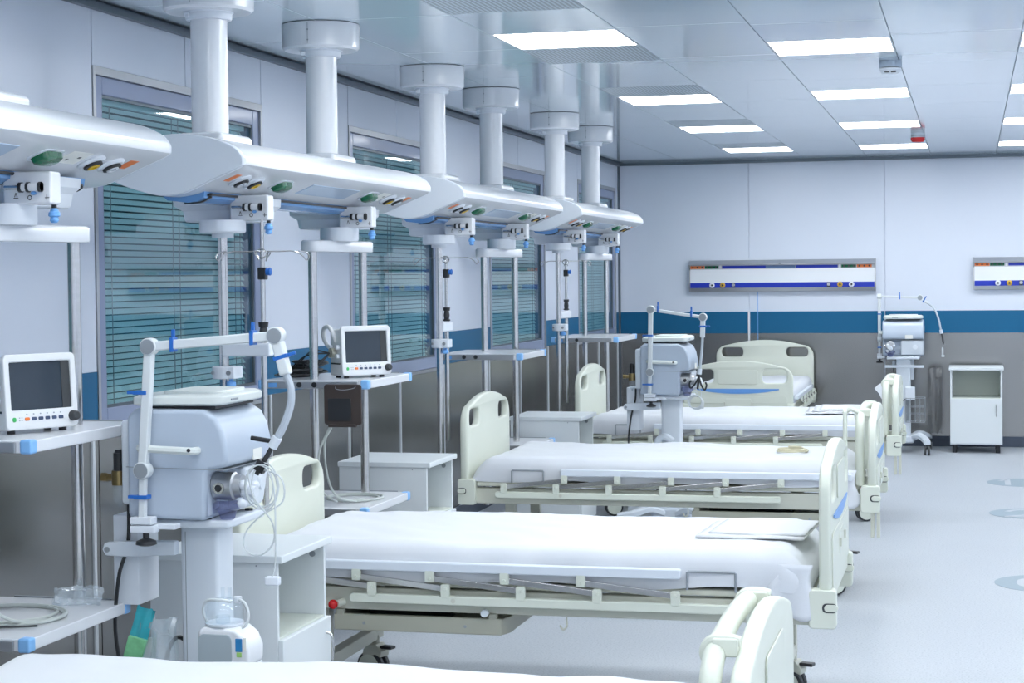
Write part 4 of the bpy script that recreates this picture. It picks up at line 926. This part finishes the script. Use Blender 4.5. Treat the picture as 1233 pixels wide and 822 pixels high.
# ------------------------------------------------------------------ monitors, cuffs, tubes on the shelves
def monitor(loc, rz, label, handle=True):
    T = thing('patient_monitor', label, 'monitor', loc, rz, 'patient monitors on pendant shelves')
    W, Hh = .125, .232
    mb = MB(); mb.prism([(-.075, .010), (.046, .010), (.048, .02), (.028, Hh-.010), (.020, Hh-.006), (-.06, Hh-.014), (-.075, Hh-.03)], -W+.006, W-.006, lambda u, v, w_: (u, w_, v)); mb.build('case', M_MON, T, .010, 3)
    M = Matrix.Translation((.052, 0, .012)) @ Matrix.Rotation(R(-4.5), 4, 'Y')
    def fb(name, m, y0, y1, z0, z1, x0, x1, p=T, bv=.003, r=.01):
        mb = MB(); mb.prism(rr(y0, y1, z0, z1, r, 4), x0, x1, lambda u, v, w_: (w_, u, v)); bmesh.ops.transform(mb.bm, matrix=M, verts=mb.bm.verts); return mb.build(name, m, p, bv)
    fr = plate(rr(-W, W, 0, Hh-.008, .016, 5), [rr(-W+.020, W-.018, .058, Hh-.032, .004, 3)], .018, lambda u, v, w_: M @ Vector((w_+.004, u, v)), .004, 2).build('bezel', M_MON, T, sharp=45)
    fb('screen', M_SCREEN, -W+.014, W-.012, .052, Hh-.026, .0, .004, bv=0, r=.002)
    fb('screen_side', M_RUBBER, W-.048, W-.018, .058, Hh-.033, .004, .0055, bv=0, r=.002)
    for k in range(6): fb('button', M_ORANGE if k == 0 else mat('navy_key', (.05, .08, .15), rough=.4), -W+.062+k*.0235, -W+.078+k*.0235, .026, .036, .012, .0155, bv=.001, r=.003)
    fb('power_button', mat('green_key', (.05, .45, .12), rough=.4), -W+.020, -W+.032, .024, .038, .012, .0155, bv=.001, r=.005)
    mb = MB(); 
    for k in range(6): mb.prism(rr(-W+.067+k*.0235, -W+.072+k*.0235, .043, .047, .001, 1), .0128, .0135, lambda u, v, w_: (w_, u, v))
    for k in range(4): mb.prism(rr(-W+.042+(k % 2)*.008, -W+.046+(k % 2)*.008, .026+(k//2)*.008, .029+(k//2)*.008, .001, 1), .0128, .0135, lambda u, v, w_: (w_, u, v))
    bmesh.ops.transform(mb.bm, matrix=M, verts=mb.bm.verts); mb.loose('print', M_JOINT, fr)
    mb = MB(); mb.lathe([(.001, .012), (.016, .012), (.014, .032), (.010, .036), (.001, .036)], (0, W-.020, .032), axis=(1, 0, 0), seg=18); bmesh.ops.transform(mb.bm, matrix=M, verts=mb.bm.verts); mb.build('dial', M_RUBBER, T)
    mb = MB(); mb.tube([(-.02, -W+.01, Hh-.07), (-.03, -W-.005, Hh-.02), (-.055, -W-.01, Hh-.0), (-.10, -W-.01, Hh-.01), (-.125, -W+.0, Hh-.05), (-.12, -W+.02, Hh-.09), (-.075, -W+.03, Hh-.10)], .010, 10, 5); mb.build('grip', M_MON, T)
    mb = MB(); mb.cyl((-.02, -W+.004, .115), (-.02, -W-.02, .115), .022, 14); mb.build('port', M_OLIVE, T)
    mb = MB()
    for q in ((.02, .14), (.02, .10), (-.05, .10), (-.05, .14)): mb.cyl((q[0], -W+.004, q[1]), (q[0], -W-.012, q[1]), .010, 10)
    mb.loose('small_port', M_WHITE2, T)
    boxo('side_slot', M_BLACK, T, -.06, .03, -W+.002, -W+.005, .062, .068)
    mb = MB()
    for q in (-.09, .09): mb.cyl((.03, q, 0), (.03, q, .012), .012, 10); mb.cyl((-.05, q, 0), (-.05, q, .012), .012, 10)
    mb.loose('foot', M_BLACK, T)
    return T
monitor((.690, -13.27, 1.226), R(-28), 'white patient monitor at the left edge of the picture, dark screen')
monitor((.735, -10.30, 1.226), R(-44), 'white patient monitor with black leads behind it, above the headboard of the large bed')

def cuff(loc, label, s_=1):
    T = thing('pressure_cuff', label, 'blood pressure cuff', loc, 0, 'folded brown blood pressure cuffs')
    mb = MB()
    for q in (0, 1): mb.prism(rr(-.088+.006*q, .085-.006*q, -.178+.01*q, .0-.003*q, .012, 3), -.016+q*.014, -.003+q*.014, lambda u, v, w_: (u, w_, v))
    mb.build('pouch', M_BROWN, T, .005)
    mb = MB(); mb.box(-.068, .038, -.0178, -.0160, -.160, -.062); mb.build('velcro_patch', M_BLACK, T)
    mb = MB(); mb.box(-.07, .06, -.019, .001, -.188, -.174); mb.build('flap', M_BROWN, T, .004)
    mb = MB(); mb.tube([(-.03, -.0175, -.006), (-.028, -.021, -.020), (.01, -.022, -.024), (.055, -.021, -.016), (.06, -.0175, -.006)], .0018, 5, 4); mb.build('wire_ring', M_CHROME, T)
    return T
cuff((.757, -10.605, 1.212), 'folded brown cuff hanging from the shelf below the farther monitor')
cuff((.682, -13.60, 1.188), 'brown cuff hanging from the shelf at the left edge of the picture')

def tubes(name, label, cat, loc, paths, m, group=None):
    T = thing(name, label, cat, loc, 0, group); lx = Vector(loc)
    mb = MB()
    for pts, r, sm in paths: mb.tube([Vector(p)-lx for p in pts], r, 8, sm)
    mb.build('tube', m, T); return T
def coil(c, rx, ry, n, r, dz=.004, wob=.1, ph=0.):
    out = []
    for k in range(int(n*12)+1):
        a = ph+k*math.pi/6; s_ = 1+wob*math.sin(a*.37+ph); out.append((c[0]+rx*s_*math.cos(a), c[1]+ry*s_*math.sin(a), c[2]+r+dz*k/12))
    return out
tubes('cuff_hose', 'pale grey cuff hose coiled on the low shelf of the nearest pendant', 'hose', (.62, -13.3, .67), [([(.66, -13.62, 1.01), (.665, -13.63, .95), (.69, -13.60, .86), (.71, -13.55, .74), (.74, -13.45, .685)]+coil((.62, -13.32, .67), .17, .16, 2.2, .005, ph=0), .0055, 3)], M_TUBE, 'cuff hoses')
tubes('sensor_lead', 'thin dark lead lying on the low shelf at the left edge of the picture', 'cable', (.6, -13.5, .67), [(coil((.58, -13.5, .671), .09, .05, 1.8, .003, ph=.6)+[(.74, -13.47, .675), (.79, -13.44, .674)], .003, 3)], M_RUBBER)
tubes('cuff_hose', 'pale grey cuff hose coiled on the low shelf behind the large bed', 'hose', (.68, -10.2, .655), [([(.70, -10.615, 1.02), (.665, -10.61, .95), (.655, -10.55, .80), (.66, -10.45, .70), (.70, -10.36, .668)]+coil((.66, -10.2, .655), .12, .13, 2.0, .005, ph=-.8), .0052, 3), ([(.69, -10.61, 1.02), (.64, -10.615, .9), (.64, -10.58, .74), (.645, -10.4, .668)], .0052, 4)], M_TUBE, 'cuff hoses')
rp = random.Random(3)
paths = []
for k in range(9):
    c = (.46+rp.uniform(-.02, .03), -10.30+rp.uniform(-.10, .1), 1.228+.008*k)
    paths.append((coil(c, rp.uniform(.05, .08), rp.uniform(.08, .15), 1.4, .004, ph=rp.uniform(0, 6)), .0042, 2))
for k in range(4): paths.append(([(.62, -10.40, 1.34), (.55+rp.uniform(-.03, .03), -10.45, 1.37-rp.uniform(0, .1)), (.46, -10.42+rp.uniform(-.05, .1), 1.30), (.40, -10.35, 1.24)], .0035, 5))
tubes('lead_bundle', 'tangled bundle of black leads on the shelf left of the farther monitor', 'cables', (.46, -10.3, 1.226), paths, M_BLACK)

# ------------------------------------------------------------------ nebuliser on a low stand, packets and bags
def suction():
    S = thing('equipment_stand', 'low white stand under the humidifier, behind the foreground bed', 'stand', (1.345, -13.33, 0))
    boxo('stand_top', M_CAB, S, -.075, .075, -.065, .065, .545, .565, .004)
    for x in (-.06, .06):
        for y in (-.05, .05): MB().cyl((x, y, 0), (x, y, .546), .012, 10).build('leg', M_CHROME, S)
    T = thing('humidifier', 'small white humidifier with clear domed jar, beside the nearest ventilator column', 'humidifier', (1.345, -13.33, .565)); T.scale = (.84, .9, 1.02)
    mb = MB(); mb.prism([(-.095, .0), (.095, .0), (.098, .05), (.080, .085), (.045, .108), (-.07, .112), (-.092, .10)], -.065, .065, lambda u, v, w_: (u, w_, v)); mb.build('case', M_WHITE, T, .014, 4)
    mb = MB(); mb.prism(rr(-.088, .035, .004, .092, .02, 4), -.069, -.063, lambda u, v, w_: (u, w_, v)); mb.build('side_panel', mat('slate_panel', (.36, .42, .46), rough=.4), T, .003)
    M = Matrix.Translation((.068, -.0665, .045))
    boxo('display', mat('display_blue', (.03, .22, .50), rough=.2), T, .048, .072, -.0675, -.064, .045, .082, .001); boxo('display_label', mat('label_green', (.35, .62, .18), rough=.4), T, .052, .070, -.0678, -.064, .030, .043, .001); boxo('display_label', M_LABEL, T, .076, .088, -.0675, -.064, .05, .085, .001)
    mb = MB(); mb.lathe([(.060, .106), (.065, .112), (.066, .150), (.060, .168), (.045, .182), (.018, .188), (.001, .188)], (-.02, 0, 0), seg=28); mb.build('jar', M_CLEAR, T)
    mb = MB(); mb.lathe([(.001, .108), (.062, .108), (.066, .113), (.066, .118), (.001, .118)], (-.02, 0, 0), seg=28); mb.build('jar_base', M_LGREY, T)
    mb = MB(); mb.cyl((-.025, 0, .186), (-.025, 0, .215), .007, 10); mb.cyl((.0, 0, .186), (.0, 0, .215), .007, 10); mb.cyl((-.012, -.03, .12), (-.012, -.03, .14), .025, 12); mb.loose('jar_port', M_CLEAR, T)
    mb = MB(); mb.cyl((.035, -.01, .175), (.035, -.01, .192), .014, 12); mb.build('cap', M_WHITE2, T)
    mb = MB(); mb.tube([(.045, -.02, .185), (.07, -.03, .175), (.082, -.03, .145), (.075, -.035, .118), (.06, -.04, .11)], .0055, 8, 5); mb.tube([(-.07, -.03, .12), (-.085, -.03, .15), (-.07, -.035, .18), (-.03, -.04, .186), (.02, -.03, .18)], .005, 8, 5); mb.build('tube', M_CORD, T)
suction()
def crumple(name, label, cat, loc, rot, sx, sz, m, seed, amp=.02, group=None, m2=None):
    T = thing(name, label, cat, loc, rot, group); bm = bmesh.new(); n = 14
    for s_ in (-1, 1):
        g = []
        for i in range(n+1):
            r_ = []
            for k in range(n+1):
                u, v = i/n, k/n; e = min(1, 6*min(u, 1-u, v, 1-v))
                y = s_*(.004+amp*.8*e*(.6+.6*noise.noise(Vector((u*4, v*4, seed)))))+amp*noise.noise(Vector((u*3+seed, v*3, s_*.2)))
                r_.append(bm.verts.new(((u-.5)*sx*(1+.1*noise.noise(Vector((v*3, seed, 0)))), y, v*sz+.01*noise.noise(Vector((u*5, seed, 1))))))
            g.append(r_)
        for a, b in zip(g, g[1:]):
            for k in range(n): bm.faces.new((a[k], b[k], b[k+1], a[k+1]))
    mb = MB(); mb.bm.free(); mb.bm = bm; mb.build('film', m, T, sharp=18); return T
t = crumple('packet', 'teal and green printed packet leaning under the low shelf at the left', 'packet', (.985, -13.30, .43), R(10), .055, .29, M_TEAL, 2.2, .007)
t.rotation_euler = (0, R(16), R(10))
boxo('green_band', mat('packet_green', (.16, .42, .22), rough=.35, var=.6, scale=30), t, -.028, .028, -.019, .019, .135, .20, .003)
t = crumple('clear_bag', 'crumpled clear plastic bag with tubing, beside the ventilator column', 'plastic bag', (1.095, -13.28, .44), R(-8), .13, .24, M_BAG, 5.2, .022, 'clear plastic bags')
mb = MB(); mb.tube([(-.03, 0, .02), (0, .01, .09), (.03, 0, .05), (.0, -.01, .01), (-.03, .0, .04)], .006, 7, 4); mb.build('tubing', M_CORD, t)
t = crumple('clear_bag', 'clear zip bag lying on the low shelf of the nearest pendant, under its pole', 'plastic bag', (.78, -12.935, .63), R(15), .15, .10, M_BAG, 9.2, .032, 'clear plastic bags')
t.location = (.74, -13.10, .674); t.rotation_euler = (R(-35), 0, R(12)); t.scale = (1, 1, .6)
t = crumple('clear_bag', 'grey plastic cover hanging from the right of the back wall ventilator', 'plastic bag', (3.10, -.30, .15), 0, .13, .62, glassy('grey_film', (.62, .64, .66), rough=.2, body=.5, body_col=(.40, .40, .40)), 11.2, .05, 'clear plastic bags')
t = crumple('paper_sheet', 'white paper sheet tucked behind the column of the back wall ventilator', 'paper', (2.70, -.80, .55), R(15), .16, .13, mat('paper', (.80, .82, .85), rough=.7), 1.2, .003)
t.rotation_euler = (0, R(-35), R(10))

# ------------------------------------------------------------------ back wall supply rails, detectors
def supply_rail(x0, label):
    T = thing('wall_supply_unit', label, 'wall unit', (x0, 0, 1.505), 0, 'medical supply units on the back wall')
    L = 1.81
    def pr_(name, m, a, b, prof, p=T, bv=0.): mb = MB(); mb.prism(prof, a, b, lambda u, v, w_: (w_, -u, v)); return mb.build(name, m, p, bv)
    pr_('bottom_profile', M_ALU, 0, L, [(0, 0), (.055, .004), (.075, .04), (.0, .04)], bv=.002)
    pr_('blue_panel', M_NBLUE, 0, L, [(0, .04), (.076, .04), (.076, .090), (0, .090)])
    pr_('white_panel', M_WHITE, 0, L, [(0, .090), (.074, .090), (.060, .222), (0, .222)])
    pr_('socket_channel', M_ALU, 0, L, [(0, .222), (.050, .222), (.050, .262), (0, .262)])
    pr_('top_profile', M_ALU, 0, L, [(0, .262), (.085, .262), (.088, .272), (.030, .312), (0, .312)], bv=.002)
    for a in (0, L-.006): pr_('end_plate', M_ALU, a-.003, a+.009, [(0, 0), (.06, .002), (.080, .04), (.080, .10), (.066, .22), (.09, .262), (.09, .272), (.031, .314), (0, .314)])
    for a, b, m, n in ((.009, .148, M_ORANGE, 'orange_socket_strip'), (.152, .285, M_GREEN, 'green_socket_strip'), (.322, .75, M_NBLUE, 'blue_strip'), (.75, 1.04, mat('strip_steelblue', (.12, .20, .38), rough=.4), 'light_strip'), (1.045, 1.45, M_NBLUE, 'blue_strip'), (1.485, 1.625, M_GREEN, 'green_socket_strip'), (1.632, 1.775, M_ORANGE, 'orange_socket_strip')):
        s_ = pr_(n, m, a, b, [(.049, .230), (.055, .230), (.055, .257), (.049, .257)])
        if 'socket' in n:
            mb = MB()
            for k in range(3): c = a+(b-a)*(k+.5)/3; mb.cyl((c, -.0545, .2435), (c, -.0560, .2435), .009, 12)
            mb.loose('socket', M_RUBBER, s_)
    for c in (.305, 1.468): boxo('switch', M_WHITE, T, c-.010, c+.010, -.060, -.049, .228, .262, .002)
    boxo('switch', M_JOINT, T, .88, .905, -.09, -.075, .27, .285, .003)
    for c, m in ((.225, M_WHITE), (.330, M_GOLD), (.437, M_ALU), (1.364, M_ALU), (1.472, M_GOLD), (1.583, M_WHITE)):
        if m is M_ALU:
            mb = MB(); mb.box(c-.017, c+.017, -.084, -.075, .042, .088); o = mb.build('outlet', M_RUBBER, T, .002); mb = MB(); mb.prism(rr(c-.015, c+.015, .055, .082, .010, 3), .080, .092, lambda u, v, w_: (u, -w_, v)); mb.build('outlet_ring', m, o)
        else:
            mb = MB(); mb.lathe([(.001, .075), (.025, .075), (.027, .080), (.025, .088), (.012, .092), (.012, .086), (.001, .086)], (c, 0, .066), axis=(0, -1, 0), seg=20); o = mb.build('outlet', m, T)
            mb = MB(); mb.cyl((c, -.086, .066), (c, -.0885, .066), .010, 12); mb.build('outlet_bore', M_BLACK, o)
supply_rail(.727, 'long wall supply unit with blue stripe above the bed against the back wall')
supply_rail(3.459, 'wall supply unit cut off by the right edge of the picture')

def detector():
    T = thing('smoke_detector', 'grey-white smoke detector on the ceiling right of the nearest light', 'smoke detector', (3.02, -8.24, 2.8)); T.scale = (1, 1, .72)
    mb = MB(); mb.lathe([(.001, 0), (.058, 0), (.060, -.006), (.060, -.048), (.001, -.048)], (0, 0, 0), seg=32); mb.build('base', M_GREY, T)
    mb = MB(); mb.lathe([(.056, -.054), (.057, -.062), (.052, -.078), (.044, -.090), (.001, -.092)], (0, 0, 0), seg=32); h = mb.build('head', M_WHITE2, T)
    mb = MB(); mb.box(-.03, -.004, -.050, -.040, -.090, -.078); mb.box(.004, .030, -.050, -.040, -.090, -.078); mb.loose('vent_slot', M_BLACK, h)
    T = thing('alarm_beacon', 'red and white alarm beacon on the ceiling near the back wall', 'alarm light', (3.02, -3.0, 2.8)); T.scale = (1, 1, .74)
    mb = MB(); mb.lathe([(.001, 0), (.055, 0), (.056, -.05), (.001, -.05)], (0, 0, 0), seg=28); mb.build('base', M_WHITE2, T)
    mb = MB(); mb.lathe([(.001, -.050), (.0565, -.050), (.057, -.075), (.045, -.098), (.02, -.104), (.001, -.104)], (0, 0, 0), seg=28); mb.build('lens', M_RED, T)
    mb = MB(); mb.lathe([(.0565, -.03), (.0575, -.03), (.0575, -.036), (.0565, -.036)], (0, 0, 0), seg=28); mb.build('band', M_JOINT, T)
detector()
